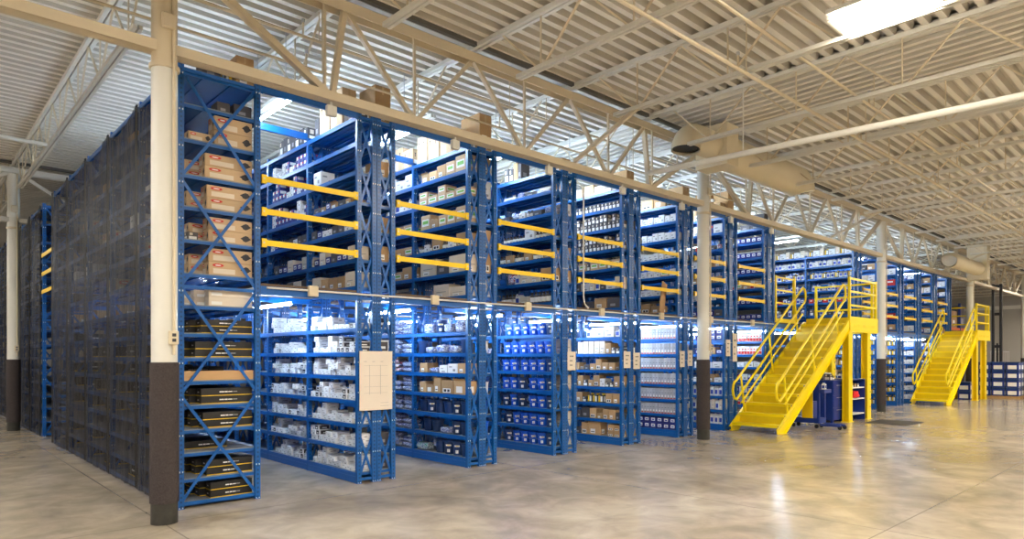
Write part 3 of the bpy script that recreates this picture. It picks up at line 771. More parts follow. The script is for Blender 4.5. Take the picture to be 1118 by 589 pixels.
# its mezzanine level
left(0, 13, (('darkend', .10, .17),), .06, .32, dx=.2)
left(0, 13, [('tall', .34, .50), ('tall', .30, .44), ('dark', .12, .26)], .42, 1.36, dx=.23)
left(0, 13, [('mono', .13, .22), ('dark', .13, .24)], 1.42, 2.5, dx=.2)
for si in (12, 11, 10):
    left(0, si, (('navy', .11, .095), ('navy', .12, .095), ('white2', .11, .095)), 1.42, 2.7, tiers=(1, 3))
left(0, 11, [('white2', .22, .2), ('dark', .16, .14)], 1.02, 1.36)
left(0, 10, [('brown', .14, .07), ('dark', .20, .08), ('open', .2, .08), ('navyp', .12, .1)], .2, 1.36)
left(0, 9, (('navyp', .15, .10), ('dark', .16, .12), ('white2', .13, .09)), .1, 2.7)
left(0, 8, (('dark', .16, .14), ('navyp', .14, .1), ('cream', .18, .18)), .1, 2.7)
left(0, 7, (('brown', .22, .16), ('cream', .25, .2), ('dark', .2, .2)), .1, 2.6)

# --- linen rack
for si in range(7):
    left(1, si, (('lin', .34, .075), ('lin2', .38, .08), ('linr', .36, .07)) if si in (2, 4) else (('lin', .34, .075), ('lin2', .38, .08)), 1.38, 2.6, tiers=(2, 3))
left(1, 6, [('lin2', .30, .17), ('lin', .26, .13), ('paily', .2, .2), ('lin', .32, .15)], .1, 1.36)
left(1, 5, [('paild', .19, .2), ('lin', .3, .11), ('lin2', .3, .13), ('lin', .28, .1)], .06, 1.36)
left(1, 4, [('brown', .2, .15), ('white2', .24, .14), ('white', .2, .12), ('lin2', .3, .08)], .06, 1.36)
left(1, 3, [('open', .30, .2), ('brown2', .3, .2), ('brown', .18, .24), ('open', .2, .14), ('brown', .16, .17)], .06, 1.36)
left(1, 2, [('paild', .2, .2), ('paily', .2, .2), ('paild', .21, .19)], .06, 1.36)
left(1, 1, [('paild', .2, .2), ('paily', .2, .2), ('lin', .3, .09), ('paild', .21, .19)], .06, 1.36)
left(1, 0, [('paild', .2, .21), ('paily', .2, .22), ('paily', .21, .21)], .06, 1.0)
dr = put('lin', PX[1]+.10, F+1.18, .145, .2, .34, .12, 'grey and green cloth spilling from the lowest shelf of the linen rack'); dr['group'] = 'loose cloth'
dr.data = bundle(9, 'linen_green')
left(1, 13, [('white2', .28, .17), ('tall', .32, .36), ('tall', .30, .38), ('tall', .28, .42)], .1, 1.36, dx=.23)
left(1, 13, [('tall', .28, .30), ('tall', .26, .38)], 1.42, 2.4, dx=.23)
left(1, 12, [('green', .26, .24), ('green', .22, .2), ('brown', .22, .19), ('brown2', .2, .14), ('open', .19, .13), ('brown', .2, .17)], .06, 1.36)
left(1, 12, [('white', .22, .22), ('white2', .25, .16)], 1.42, 2.2)
left(1, 11, [('green', .26, .13), ('green', .22, .11), ('green', .2, .12)], .06, 1.36, tiers=(1, 2))
left(1, 11, [('jug', .16, .2), ('white2', .2, .14)], 1.42, 2.2)
left(1, 10, [('green', .25, .23), ('green', .21, .2), ('green', .2, .17), ('brown', .2, .14)], .06, 1.36)
left(1, 10, [('green', .24, .15)], 1.42, 2.2)
left(1, 9, [('brown2', .24, .19), ('jar', .07, .11), ('white2', .12, .12), ('jar', .07, .11), ('jar', .08, .12)], .06, 1.36)
left(1, 9, [('green', .24, .14), ('brown', .24, .14)], 1.42, 2.2)
left(1, 8, [('cream', .42, .26), ('dark', .3, .22)], .06, 1.36)
left(1, 8, [('brown', .3, .2), ('green', .24, .14)], 1.42, 2.2)
left(1, 7, [('cream', .4, .14), ('cream', .4, .2)], .06, 1.0); left(1, 7, [('dark', .34, .16)], 1.42, 2.2)

# --- pail rack
for si, ks in ((6, 'dppppp'), (5, 'pppp'), (4, 'dppp pp'), (3, 'dpp dpp'), (2, 'dpp dp'), (1, 'dpppp'), (0, 'dpppp')):
    its = [(None, .07, 0) if c == ' ' else ('pail' if c == 'p' else 'paily', .195, .205) for c in ks]
    left(2, si, its, .06 if si != 5 else .1, 1.345)
left(2, 6, [('pailt', .2, .2)], 1.38, 1.95); left(2, 5, [('pailt', .2, .2), ('lin', .2, .1)], 1.38, 1.95)
for si in range(5): left(2, si, [('paily', .2, .2), ('paild', .2, .2)], 1.38, 1.95)
left(2, 13, [(None, .72, 0), ('dark', .08, .28), ('leaf', .05, .32), ('leaf', .05, .30), ('mono', .12, .22), ('mono', .1, .24)], .06, 1.36, dx=.22)
left(2, 12, [('white', .3, .05), ('dark', .3, .06), ('lin', .2, .1)], .1, 1.3)
left(2, 11, [('lin', .22, .12), ('dark', .22, .09), ('jar', .08, .12), ('jar', .08, .12), ('white2', .16, .1)], .06, 1.36)
left(2, 10, [('jar', .075, .11)]*5 + [('white2', .24, .19), ('jar', .075, .1), ('jar', .075, .1)], .06, 1.36)
left(2, 9, [('brown', .2, .14), ('jar', .08, .14), ('jar', .08, .14), ('jar', .08, .14)], .06, 1.36)
left(2, 8, [('brown2', .26, .22), ('cream', .24, .16), ('cream', .24, .2), ('jug', .13, .18), ('linr', .22, .2)], .06, 1.36)
left(2, 7, [('jar', .085, .19)]*6 + [('cream', .22, .13), ('jug', .13, .2)], .06, 1.36)

# --- brown-carton rack
left(3, 6, [('jug', .13, .17), ('white', .24, .2), ('white2', .3, .18)], .06, 1.1)
left(3, 5, [('mono', .1, .1), ('mono', .1, .12), ('brown', .13, .2), ('cream', .13, .24), ('cream', .13, .24), ('cream', .13, .24), ('cream', .13, .24), ('cream', .13, .23)], .06, 1.2)
left(3, 4, [(None, .12, 0), ('brown', .15, .14), ('brown', .15, .14), ('brown2', .14, .2), ('brown', .14, .12), ('dark', .14, .1)], .06, 1.2)
left(3, 3, [('brown', .14, .2), ('mono', .1, .08), ('mono', .1, .08), ('white2', .12, .15), ('brown2', .15, .21), ('brown', .12, .12), ('mono', .12, .12)], .06, 1.2)
left(3, 2, [('brown', .17, .18), ('brown2', .16, .18), (None, .06, 0), ('yb', .13, .17), ('yb', .13, .17), ('yb', .12, .17), ('mono', .1, .1)], .06, 1.2)
left(3, 1, [('dark', .1, .14), ('brown', .16, .18), ('brown2', .13, .19), ('brown', .14, .11), ('brown2', .17, .19), ('dark', .2, .2)], .06, 1.2)
left(3, 0, [('brown2', .14, .11), ('brown2', .14, .11)], .06, .40, tiers=(2, 2))
left(3, 0, [('brown', .3, .25), ('brown2', .16, .22), ('dark', .16, .12)], .52, 1.25)
left(3, 13, [('white2', .2, .16), ('cream', .2, .2), ('white', .2, .15), ('brown', .3, .2)], .06, 1.2)
for si, t in ((12, (1, 1)), (11, (1, 2)), (10, (1, 2)), (9, (1, 1))):
    left(3, si, (('mono', .085, .13), ('mono', .085, .13), ('mono', .09, .14)) if si != 9 else (('mono', .085, .14), ('green', .2, .16)), .06, 1.15, tiers=t)
left(3, 8, [('cream', .12, .22), ('white', .2, .15), ('dark', .14, .14), ('jug', .12, .2)], .06, 1.15)
left(3, 7, [('dark', .3, .18), ('brown', .3, .2), ('dark', .3, .15)], .06, 1.15)

# --- sleeve rack
for si in range(1, 7): left(4, si, [('sleeve', .066, .225)], .06, 1.02, dx=.2)
left(4, 0, [('navyp', .15, .12)], .06, 1.0, tiers=(2, 2))
left(4, 13, [('brown', .3, .24), ('brown2', .3, .2)], .3, 1.0)
for si in range(8, 13): left(4, si, (('white', .13, .15), ('white2', .14, .17), ('white', .12, .13)) if si > 9 else (('white2', .15, .14), ('green', .2, .12), ('white', .16, .13)), .06, 1.0)
left(4, 7, [('brown', .26, .15), ('brown2', .24, .2)], .4, 1.0)

# --- second-column rack
left(5, 6, [('navyp', .16, .12), ('navyp', .16, .12), ('white', .14, .1)], .06, .9, tiers=(1, 2))
left(5, 5, [('navyp', .16, .11), ('brown', .2, .16), ('white', .14, .1)], .06, .9)
left(5, 4, [('white', .24, .14), ('white2', .2, .13)], .06, .9)
left(5, 3, [('white2', .2, .1), ('brown', .12, .18), ('white', .2, .1)], .06, .9)
for si in range(3): left(5, si, [('jug', .10, .24)] if si != 1 else [('cream', .08, .23), ('jug', .10, .24)], .06, .9)
left(5, 13, [('brown', .34, .34), ('brown2', .34, .3)], .1, .9)
left(5, 12, [('white', .22, .2), ('navy', .1, .2), ('white2', .2, .18)], .06, .9)
left(5, 11, (('dark', .13, .1), ('linr', .16, .12), ('red', .1, .1)), .06, .9)
for si in (10, 9): left(5, si, (('navyp', .14, .12), ('brown', .2, .14), ('white2', .15, .15)), .06, .9)
left(5, 8, [('navyp', .15, .1), ('white', .14, .13), ('dark', .15, .12)], .06, .9); left(5, 7, [('dark', .2, .14), ('navyp', .2, .12)], .06, .9)

# --- stair-foot rack
left(6, 6, [('pink', .07, .2)], .06, .85, dx=.2); left(6, 5, [('pink', .07, .2)], .06, .85, dx=.2)
left(6, 4, [('white', .2, .12), ('white2', .22, .14)], .06, .85); left(6, 3, [('white2', .2, .14), ('navy', .15, .14)], .06, .85)
left(6, 2, [('white', .2, .15), ('navyp', .16, .13)], .06, .85); left(6, 1, [('pink', .07, .2), ('navy', .1, .15)], .06, .85); left(6, 0, [('brown', .2, .2), ('white', .2, .2)], .06, .85)
left(6, 13, [('dark', .25, .1), ('dark', .25, .12)], .1, .8)
for si in (12, 11, 10, 8): left(6, si, [('navyp', .13, .13)], .06, .85)
left(6, 9, [('green', .18, .16), ('pink', .1, .18), ('brown', .2, .14)], .06, .85); left(6, 7, [('navyp', .13, .12)], .06, .85)

# --- landing rack: long open face behind the first staircase
def rightr(k, si, items, y0, y1, **kw): fill(RX[k], RW/2-.004, BAY, si, SH, rr[k], items, F+y0, F+y1, **kw)
LA = {13: [('white', .2, .18), ('yb', .12, .2), ('cream', .12, .22)], 12: [('jug', .12, .2), ('white', .16, .15), ('jug', .12, .2)], 11: [('yb', .11, .2), ('jug', .12, .2), ('jug', .12, .2)],
      10: [('jug', .12, .22), ('jug', .12, .22), ('linr', .2, .15)], 9: [('navyp', .14, .15), ('jug', .12, .2), ('red', .14, .12)], 8: [('jug', .12, .22), ('dark', .15, .15), ('mono', .12, .18)], 7: [('jug', .12, .2), ('navyp', .14, .14), ('dark', .2, .14)]}
for si, it in LA.items(): rightr(0, si, it, .06, 2.7)
for si in range(7): rightr(0, si, [('yb', .12, .19), ('yb', .12, .19), ('yb', .12, .19), ('brown', .14, .18)], .06, 1.36)
for k in range(1, 6):
    for si in range(7): rightr(k, si, [('yb', .12, .19)] if k in (1, 2) else [('white', .22, .16), ('white2', .22, .14)] if k == 3 else [('white', .18, .15), ('navyp', .15, .15), ('brown', .2, .16)], .06, .55)
    for si in range(7, 14):
        it = [[('white2', .2, .15), ('navyp', .14, .14)], [('brown', .22, .18), ('dark', .18, .16)], [('white', .2, .2), ('cream', .2, .2)]][(si*2+k) % 3]
        if k == 2 and si == 13: it = [('pink', .12, .2), ('brown', .3, .22)]
        if k == 2 and si in (11, 8): it = [('red', .34, .2)]
        rightr(k, si, it, .06, .55)

# --- goods standing in the back-to-back runs, seen through the end frames
def endbox(k, si, key, dx, dy, dz, look=None):
    x = PX[k]+H+.004+Hw/2
    put(key, x, F+.075+dy/2, SH[si]+.001, dx, dy, dz, '%s behind end bracing, %s shelf, back of %s' % (look or KIND[key][2], ordw(si+1), RN[k]))
for si in range(7): endbox(0, si, 'darkend' if si > 4 else 'dark', .17, .24, .16)
for si in (8, 9, 11): endbox(0, si, 'brown', .18, .3, .2)
for si in range(7): endbox(1, si, 'pail' if si in (2, 1) else 'pailt' if si % 2 else 'paily', .19, .19, .2)
for si, kk, dz in ((7, 'white', .26), (8, 'orange', .30), (9, 'orange', .26), (11, 'white', .26), (12, 'brown', .24)):
    if kk == 'orange': endbox(1, si, 'brown2', .17, .2, dz)
    else: endbox(1, si, kk, .17, .2, dz)
for si in range(7): endbox(2, si, 'brown' if si == 6 else 'cream', .18, .2, .245)
for si in (8, 9, 11, 12): endbox(2, si, 'brown' if si != 11 else 'white2', .17, .2, .2)
for si in range(7): endbox(3, si, ['brown', 'brown2', 'brown', 'brown', 'dark', 'mono', 'brown'][si], .16, .18, .18+.01*si)
for si in range(7): endbox(4, si, 'cream' if si % 2 else 'white', .17, .2, .2)
for si in (8, 10, 12): endbox(4, si, 'mono', .17, .2, .18)
for si in range(7): endbox(5, si, 'white2' if si % 2 else 'dark', .17, .2, .19)
for k in range(3, 7):
    for si in (9, 11): endbox(k, si, 'dark' if k % 2 else 'white2', .17, .2, .17)
# front cells of the near runs, seen through the bracing of the pail and linen racks
# --- the rack along the net
def net0(si, key, items, n0):
    for j, (xa, xb, ya, yb, h, tiers) in enumerate(items):
        for t in range(tiers):
            put(key, (xa+xb)/2, F+(ya+yb)/2, SH0[si]+.001+t*h, (xb-xa)*.985, (yb-ya)*.97, h*.985, '%s, %s stack back, %s tier, %s shelf by the net' % (KIND[key][2], ordw(j+n0), ordw(t+1), ordw(si+1)), U(-.01, .01))
XR = 2.98
for si, (a, t, h) in enumerate(((2.52, 2, .085), (2.48, 2, .085), (2.70, 1, .085), (2.44, 2, .085), (2.42, 2, .085), (2.40, 1, .07), (2.36, 2, .085), (2.42, 2, .075))):
    net0(si, 'black', [(a, XR, .08, .24, h, t), (a-.06, XR-.08, .26, .42, h, t), (a-.1, XR-.12, .44, .60, h, t), (2.26, XR-.1, .68, .86, h, 2), (2.26, XR-.1, .90, 1.1, h, 2)] if si != 2 else [(2.3, XR-.2, .3, .46, h, 1), (2.3, XR-.25, .5, .7, h, 1)], 1)
put('leaf', 2.60, F+.062, SH0[5]+.002, .76, .008, .10, 'brown cardboard strip set across the front of the black carton shelf')
net0(8, 'long', [(2.50, XR, .08, .22, .10, 2), (2.40, XR-.06, .24, .38, .09, 2), (2.3, XR-.1, .40, .54, .085, 2), (2.26, XR-.2, .56, .7, .085, 2)], 1)
for si, a in ((10, 2.50), (11, 2.48), (12, 2.46)) : net0(si, 'fix', [(a, XR, .08, .28, .135, 2), (a-.14, XR-.16, .30, .48, .11, 2), (a-.2, XR-.2, .50, .7, .11, 1)], 1)
net0(9, 'fix', [(2.50, XR, .08, .28, .145, 2), (2.36, XR-.3, .30, .5, .12, 2)], 1)
net0(13, 'fix', [(2.56, XR, .08, .28, .16, 2), (2.30, 2.54, .1, .3, .10, 1)], 1)
net0(14, 'dark', [(2.60, 2.74, .1, .3, .12, 1), (2.78, XR, .1, .3, .14, 1)], 1)
put('mono', 2.36, F+.2, SH0[10]+.001, .11, .11, .09, 'small dark carton alone on the shelf by the net')
for i in range(1, 5):
    for si in range(0, 15):
        if R() < .25: continue
        kk = 'black' if si < 8 else random.choice(['fix', 'brown', 'white2', 'dark'])
        y = F+i*1.479+.2+U(0, .5); h = .15 if si < 8 else .22
        put(kk, 2.60+U(-.05, .05), y+.15, SH0[si]+.001, .60, .34+U(0, .3), h, '%s behind the netting, %s bay from the corner, %s shelf up' % (KIND[kk][2], ordw(i+1), ordw(si+1)))
# --- big cartons on the very top of the racks
TOP = [(2.90, .24, .20, .30, .34, 'brown'), (2.74, .24, .09, .2, .24, 'yb'), (2.56, .26, .2, .2, .24, 'dark'), (4.72, .28, .24, .40, .50, 'brown'), (4.62, .75, .24, .34, .42, 'brown2'), (6.46, .32, .24, .44, .58, 'brown'), (8.22, .3, .2, .4, .28, 'brown2'),
       (10.02, .3, .22, .34, .42, 'brown'), (11.83, .25, .24, .34, .42, 'brown'), (11.83, .65, .24, .3, .40, 'brown2'), (13.62, .26, .24, .36, .62, 'brown2'), (13.6, .7, .24, .4, .66, 'brown'), (15.36, .3, .2, .3, .4, 'dark')]
for i, (x, y, dx, dy, dz, kk) in enumerate(TOP):
    zt = (SH0 if x < 3.05 else SH)[-1]
    if x > 3.05:
        k = max(j for j in range(7) if PX[j] < x); x = PX[k]+H+.004+Hw/2
    put(kk, x, F+y, zt+.001, min(dx, .24), dy, dz, '%s up on rack tops, %s from the corner' % (KIND[kk][2], ordw(i+1)))
# leaning sheet on the fourth walkway
sh = put('leaf', PX[4]-.2, F+.16, MEZ+.006, .22, .02, .62, 'tall brown cardboard sheet leaning by the sleeve rack above the walkway')
sh.rotation_euler = (0, .28, .2); sh.location = (PX[4]-.36, F+.14, MEZ+.035)
# sheet goods lying at the foot of the linen rack aisle
# past three hundred white cartons the rest, deepest in, are one body of stuff   (CAP)
wc = sorted([o for o in COL.objects if o.name.startswith('white_carton')], key=lambda o: o.location.x*.68+o.location.y*.73 + (6 if abs(o.location.x-PX[0]-.14) > .2 else 0))
if len(wc) > 298:
    sb = MB()
    for o in wc[298:]:
        me = o.data; mw = Matrix.LocRotScale(o.location, o.rotation_euler, o.scale)
        nm = [k_ for m_ in me.materials for k_ in M if M[k_] == m_]
        b0 = len(sb.v); sb.v += [tuple(mw @ v.co) for v in me.vertices]
        for p in me.polygons: sb.f.append(tuple(b0+i for i in p.vertices)); sb.mi.append(sb.mid(nm[p.material_index]))
        bpy.data.objects.remove(o)
    tag(sb.build('white_carton'), 'remaining white cartons lying deep on racks through the building', 'box', kind='stuff')
print('goods', sum(tot.values()), tot)

# ------------------------------------------------------------------ staircases
def stair(dx, lab):
    e = thing('yellow_staircase', lab, 'staircase', (dx, 0, 0), 'yellow mezzanine stairs')
    x0, x1, ya, yb, zt = 13.32, 17.10, 6.37, 7.40, MEZ
    n = 12; run = (x1-x0-.1)/n; rise = zt/n; sl = Vector((x1-x0-.1, 0, zt)).normalized()
    ang = math.atan2(zt, x1-x0-.1)
    # stringers: channels, cut level at the foot
    for y in (ya, yb):
        o = MB(); s = 1 if y == ya else -1
        d = .26/math.cos(ang)
        prof = [(x0, .004), (x0+.30, .004), (x1-.0, zt-.17), (x1-.0, zt+.05), (x1-.12, zt+.05), (x0-.02, .10)]
        t = .012
        vs = [(p[0], y, p[1]) for p in prof] + [(p[0], y+s*t, p[1]) for p in prof]
        k = len(prof)
        o.add(vs, [tuple(range(k)), tuple(range(k, 2*k))[::-1]] + [(i, i+k, (i+1) % k+k, (i+1) % k) for i in range(k)], 'yellow')
        for a, b_ in ((5, 4), (1, 2)):
            p, q = prof[a], prof[b_]; o.bar((p[0], y-s*.022, p[1]), (q[0], y-s*.022, q[1]), .045, .012, 'yellow')
        o.bar((x0+.05, y-s*.03, .008), (x0+.30, y-s*.03, .008), .08, .012, 'yellow')
        o.build('stringer', e)
    tm = MB()
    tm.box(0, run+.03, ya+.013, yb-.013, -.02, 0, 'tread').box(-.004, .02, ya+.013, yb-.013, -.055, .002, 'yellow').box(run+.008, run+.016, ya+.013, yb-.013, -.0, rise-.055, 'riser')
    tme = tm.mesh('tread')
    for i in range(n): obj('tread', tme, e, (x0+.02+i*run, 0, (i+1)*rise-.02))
    # handrails
    for y, nm in ((ya+.03, 'near'), (yb-.03, 'far')):
        def P(t, h): return (x0+.06+t*(x1-x0-.2), y, t*zt+.10+h)
        def loop(hT, hM, ta, tb):
            pts = []
            for i in range(7):     # bottom return
                a = -PI/2+PI*i/6
                c = ((P(ta, hT)[0]+P(ta, hM)[0])/2, (P(ta, hT)[2]+P(ta, hM)[2])/2); r = (hT-hM)/2
                pts.append((c[0]-r*math.cos(a)*.75, y, c[1]+r*math.sin(a)))
            for i in range(7):
                a = PI/2-PI*i/6
                c = (P(tb, hT)[0], (P(tb, hT)[2]+P(tb, hM)[2])/2); r = (hT-hM)/2
                pts.append((c[0]+r*math.cos(a)*.75, y, c[1]+r*math.sin(a)))
            return pts
        rail = empty('handrail'); rail.parent = e
        MB().tube(loop(.92, .50, .03, .955), .027, 'yellow', 10, closed=True).build('top_rail', rail, smooth=True)
        MB().tube([P(.09, .27), P(.95, .27)], .022, 'yellow', 10).build('middle_rail', rail, smooth=True)
        for t in (.13, .50, .87):
            p, q = P(t, -.05), P(t-.045, .88)
            MB().tube([(p[0], y, p[2]), (q[0], y, q[2])], .023, 'yellow', 10).box(p[0]-.05, p[0]+.05, y-.012, y-.002, p[2]-.06, p[2]+.02, 'yellow').build('rail_post', rail, smooth=True)
    # platform
    p0, p1 = x1, 19.0
    MB().box(p0, p1, ya, F-.045, zt-.03, zt, 'tread').build('platform_deck', e)
    o = MB(); o.box(p0+.02, p1, ya-.012, ya, zt-.22, zt+.16, 'yellow').box(p0+.25, p1-.2, ya-.016, ya-.012, zt-.10, zt-.03, 'tread')
    o.build('fascia', e)
    MB().box(p1-.012, p1, ya+.001, F-.045, zt-.22, zt-.031, 'yellow').build('end_fascia', e)
    MB().box(p0+.005, p0+.017, ya+.02, F-.06, zt-.22, zt-.031, 'yellow').build('end_fascia', e)
    # wide flange legs
    for cx in (p0+.12, p1-.55):
        for cy in (ya+.09, F-.14):
            o = MB()
            for s in (-1, 1): o.box(cx-.12, cx+.12, cy+s*.07-.008, cy+s*.07+.008, .012, zt-.221, 'yellow')
            o.box(cx-.006, cx+.006, cy-.062, cy+.062, .012, zt-.221, 'yellow').box(cx-.15, cx+.15, cy-.10, cy+.10, 0.001, .012, 'yellow')
            if cx > p0+.5:
                for i in range(10): o.box(cx+.05, cx+.075, cy-.081, cy-.078, .3+i*.19, .34+i*.19, 'brown_edge')
            o.build('leg', e)
    # guard rails
    def guard(a, b_, nm):
        g = empty('guard_rail'); g.parent = e
        a, b_ = Vector(a), Vector(b_)
        for z in (1.10, .78, .44): MB().bar(a+Vector((0,0,z)), b_+Vector((0,0,z)), .04, .045, 'yellow').build('rail', g)
        for p in (a, b_):
            MB().box(p.x-.028, p.x+.028, p.y-.028, p.y+.028, p.z+.0, p.z+1.14, 'yellow').build('guard_post', g)
    guard((p0+.10, ya+.035, zt+.001), (p1-.04, ya+.035, zt+.001), 'front')
    guard((p1-.04, ya+.12, zt+.001), (p1-.04, 7.95, zt+.001), 'end')
    return e
stair(0, 'nearer yellow steel staircase and platform with a blue bench beneath')
stair(11.93, 'farther yellow steel staircase and platform beside the stacked blue tubs')
# yellow guard on the landing edge
for nm, xa, xb, lab in (('a', 15.60, 16.62, 'yellow guard rail on the landing edge between rack and stair head'),):
    e = thing('guard_rail', lab, 'railing')
    for z in (3.54, 3.23, 2.92): MB().bar((xa, F+.03, z), (xb, F+.03, z), .035, .035, 'yellow').build('rail', e)
    for x in (xa, xb): MB().box(x-.03, x+.03, F+.0, F+.06, MEZ+.001, 3.58, 'yellow').build('post', e)
    MB().box(xa, xb, F-.001, F+.01, MEZ+.001, MEZ+.1, 'yellow').build('toe_plate', e)

# ------------------------------------------------------------------ blue bench and open shelf under the platform
e = thing('blue_cabinet', 'navy steel tool cabinet behind the near leg of the yellow platform', 'cabinet', (16.68, 6.58, 0))
MB().cbox(0, .66, .012, .62, .06, 1.0, 'navy', .006).build('body', e)
MB().cbox(-.01, .67, -.005, .63, 1.001, 1.03, 'navy', .006).build('worktop', e)
for i, z in enumerate((.08, .38, .68)):
    d = MB().box(.02, .64, -.002, .011, z, z+.28, 'navy').build('drawer', e)
    MB().box(.18, .48, -.018, -.002, z+.22, z+.235, 'steel').build('handle', d)
for x in (.05, .61):
    for y in (.05, .57): MB().box(x-.03, x+.03, y-.03, y+.03, 0, .06, 'navy').build('leg', e)
e = thing('open_shelf_unit', 'navy open shelf unit with pale shelves between the platform legs', 'shelf', (17.39, 6.43, 0))
for x in (0, .88): MB().box(x, x+.02, 0, .62, .0, 1.02, 'navy').build('side_panel', e)
MB().box(.02, .88, .60, .62, .06, 1.02, 'navy').build('back_panel', e)
MB().cbox(-.008, .908, -.01, .63, 1.021, 1.045, 'navy', .006).build('top_panel', e)
for z in (.18, .56, .84): MB().box(.021, .879, .01, .6, z-.025, z, 'card_white').build('shelf', e)
o = obj('red_rag', bundle(17, 'rag'), None, (17.95, 6.62, .5605)); o.scale = (.5, .3, .17); tag(o, 'bright red rag on the middle shelf of the navy shelf unit', 'cloth')
for i, (x, key) in enumerate(((17.52, 'brown'), (17.70, 'mono'), (17.88, 'brown'), (18.06, 'mono'))):
    put(key, x, 6.6, .841, .13, .18, .085, '%s on the top shelf of the navy shelf unit, %s along' % (KIND[key][2], ordw(i+1)))
for i, (x, y, key, s) in enumerate(((16.80, 6.75, 'mono', .14), (16.86, 7.02, 'dark', .2), (17.05, 6.75, 'jar', .1), (17.2, 6.95, 'white2', .16))):
    put(key, x, y, 1.031, s, s, s*1.1, '%s on top of the navy tool cabinet, %s along' % (KIND[key][2], ordw(i+1)))
for i, (x, y, key, s) in enumerate(((17.55, 6.75, 'jug', .13), (17.8, 6.8, 'dark', .17), (18.05, 6.75, 'yb', .12))):
    put(key, x, y, 1.046, s, s, s*1.1, '%s on top of the navy shelf unit, %s along' % (KIND[key][2], ordw(i+1)))

# rolling cart beneath the flight
e = thing('rolling_cart', 'navy rolling tool cart with yellow side panel beside the stair', 'cart', (15.28, 6.42, 0))
MB().box(-.18, .18, -.16, .50, .12, .23, 'navy').build('base', e)
MB().box(-.20, -.18, -.02, .22, .231, .86, 'ybar').build('side_panel', e)
MB().box(-.18, -.13, -.16, -.11, .231, .99, 'navy').box(.12, .16, -.16, -.12, .231, .99, 'navy').build('upright', e)
MB().cbox(-.20, .18, -.28, -.165, .80, .88, 'navy', .006).build('tray', e)
MB().cbox(-.17, .16, .0, .24, .231, .60, 'navy', .008).build('cabinet', e)
for s in (-1, 1): MB().tube([(s*.13, -.16, .09), (s*.13, -.60, .09)], .03, 'navy', 10).build('leg', e)
for x, y in ((-.13, .44), (.13, .44), (-.13, -.08), (.13, -.08), (-.13, -.58), (.13, -.58)):
    c = MB().lathe([(.042, -.015), (.048, -.008), (.048, .008), (.042, .015)], 'plastic_black', 14).build('caster', e)
    c.rotation_euler = (0, PI/2, 0); c.location = (x, y, .05)
    if y > -.3: MB().box(-.07, -.045, -.02, .02, -.02, .02, 'steel').build('bracket', c)
o = put('jug', 15.2, 6.20, .882, .09, .09, .16, 'white spray bottle on the tray of the navy cart')
tag(MB().cbox(17.3, 18.5, 5.15, 6.1, .001, .012, 'rubber', .004).build('floor_mat'), 'dark rubber floor mat lying before the bench', 'mat')

# ------------------------------------------------------------------ signs, plan board, conduits
e = thing('plan_board', 'large pale plan sheet mounted on the first rack end', 'board', (4.29, F-.012, .92))
MB().cbox(0, .48, -.012, 0, 0, .75, 'board', .003).build('sheet', e)
MB().bar((0, -.006, .75), (.48, -.006, .75), .016, .01, 'card_cream').build('frame', e)
o = MB()
for i in range(5): o.box(.06+.08*i, .063+.08*i, -.0135, -.0125, .2, .58, 'greyink') if i % 2 else o.box(.06+.06*i, .10+.06*i, -.0135, -.0125, .62, .625, 'greyink')
for z in (.22, .3, .44, .57): o.box(.06, .41, -.0135, -.0125, z, z+.002, 'greyink')
o.box(.3, .42, -.0135, -.0125, .05, .053, 'greyink').box(.3, .42, -.0135, -.0125, .09, .093, 'greyink')
o.build('line_drawing', e)
def plate(x, z, w, h, lab):
    e = thing('aisle_sign', lab, 'sign', (x, F-.008, z), 'aisle signs on rack ends')
    MB().cbox(-w/2, w/2, -.006, 0, 0, h, 'card_cream', .002).build('plate', e)
    o = MB()
    for i, f in enumerate((.72, .48, .24)):
        for j in range(2 if i else 3): o.box(-w*.2+j*w*.16, -w*.2+j*w*.16+w*.10, -.0075, -.0065, h*f, h*f+h*.07, 'ink')
    o.build('lettering', e)
for k, side, w, h, z in ((2, 1, .2, .31, 1.38), (3, 0, .2, .30, 1.40), (3, 1, .2, .30, 1.38), (4, 0, .17, .32, 1.40), (4, 1, .17, .32, 1.42), (5, 0, .18, .36, 1.62), (5, 1, .18, .62, 1.50)):
    x = PX[k] + (.14 if side == 0 else .14+H+.004)
    plate(x, z, w, h, 'cream sign plate on the %s half of the %s end frame' % ('nearer' if side == 0 else 'farther', RN[k]))
e = thing('conduit', 'thin grey conduit with pale boxes along the walkway edge', 'conduit')
MB().tube([(3.1, F-.03, 2.39), (15.4, F-.03, 2.39)], .012, 'white_steel').build('pipe', e, smooth=True)
for (x0, x1) in bays: MB().cbox((x0+x1)/2-.06, (x0+x1)/2+.06, F-.065, F-.016, 2.32, 2.45, 'cream', .006).build('junction_box', e)
tag(MB().tube([(8.52, F-.045, 4.5), (8.52, F-.045, 2.62), (8.55, F-.045, 2.50), (8.64, F-.045, 2.43)], .014, 'white_steel').build('conduit', smooth=True), 'pale conduit dropping down the end of the pail rack', 'conduit')
for i, (x0, x1) in enumerate(bays):
    e = thing('junction_box', 'small grey junction box on the girder above the ' + aisle_names[i], 'box', ((x0+x1)/2, GY, 4.35), 'junction boxes on the girder')
    MB().cbox(-.06, .06, -.03, .03, 0, .12, 'white_steel', .006).build('box', e); MB().tube([(0, 0, .12), (0, 0, .16)], .015, 'white_steel').build('mount', e)
    
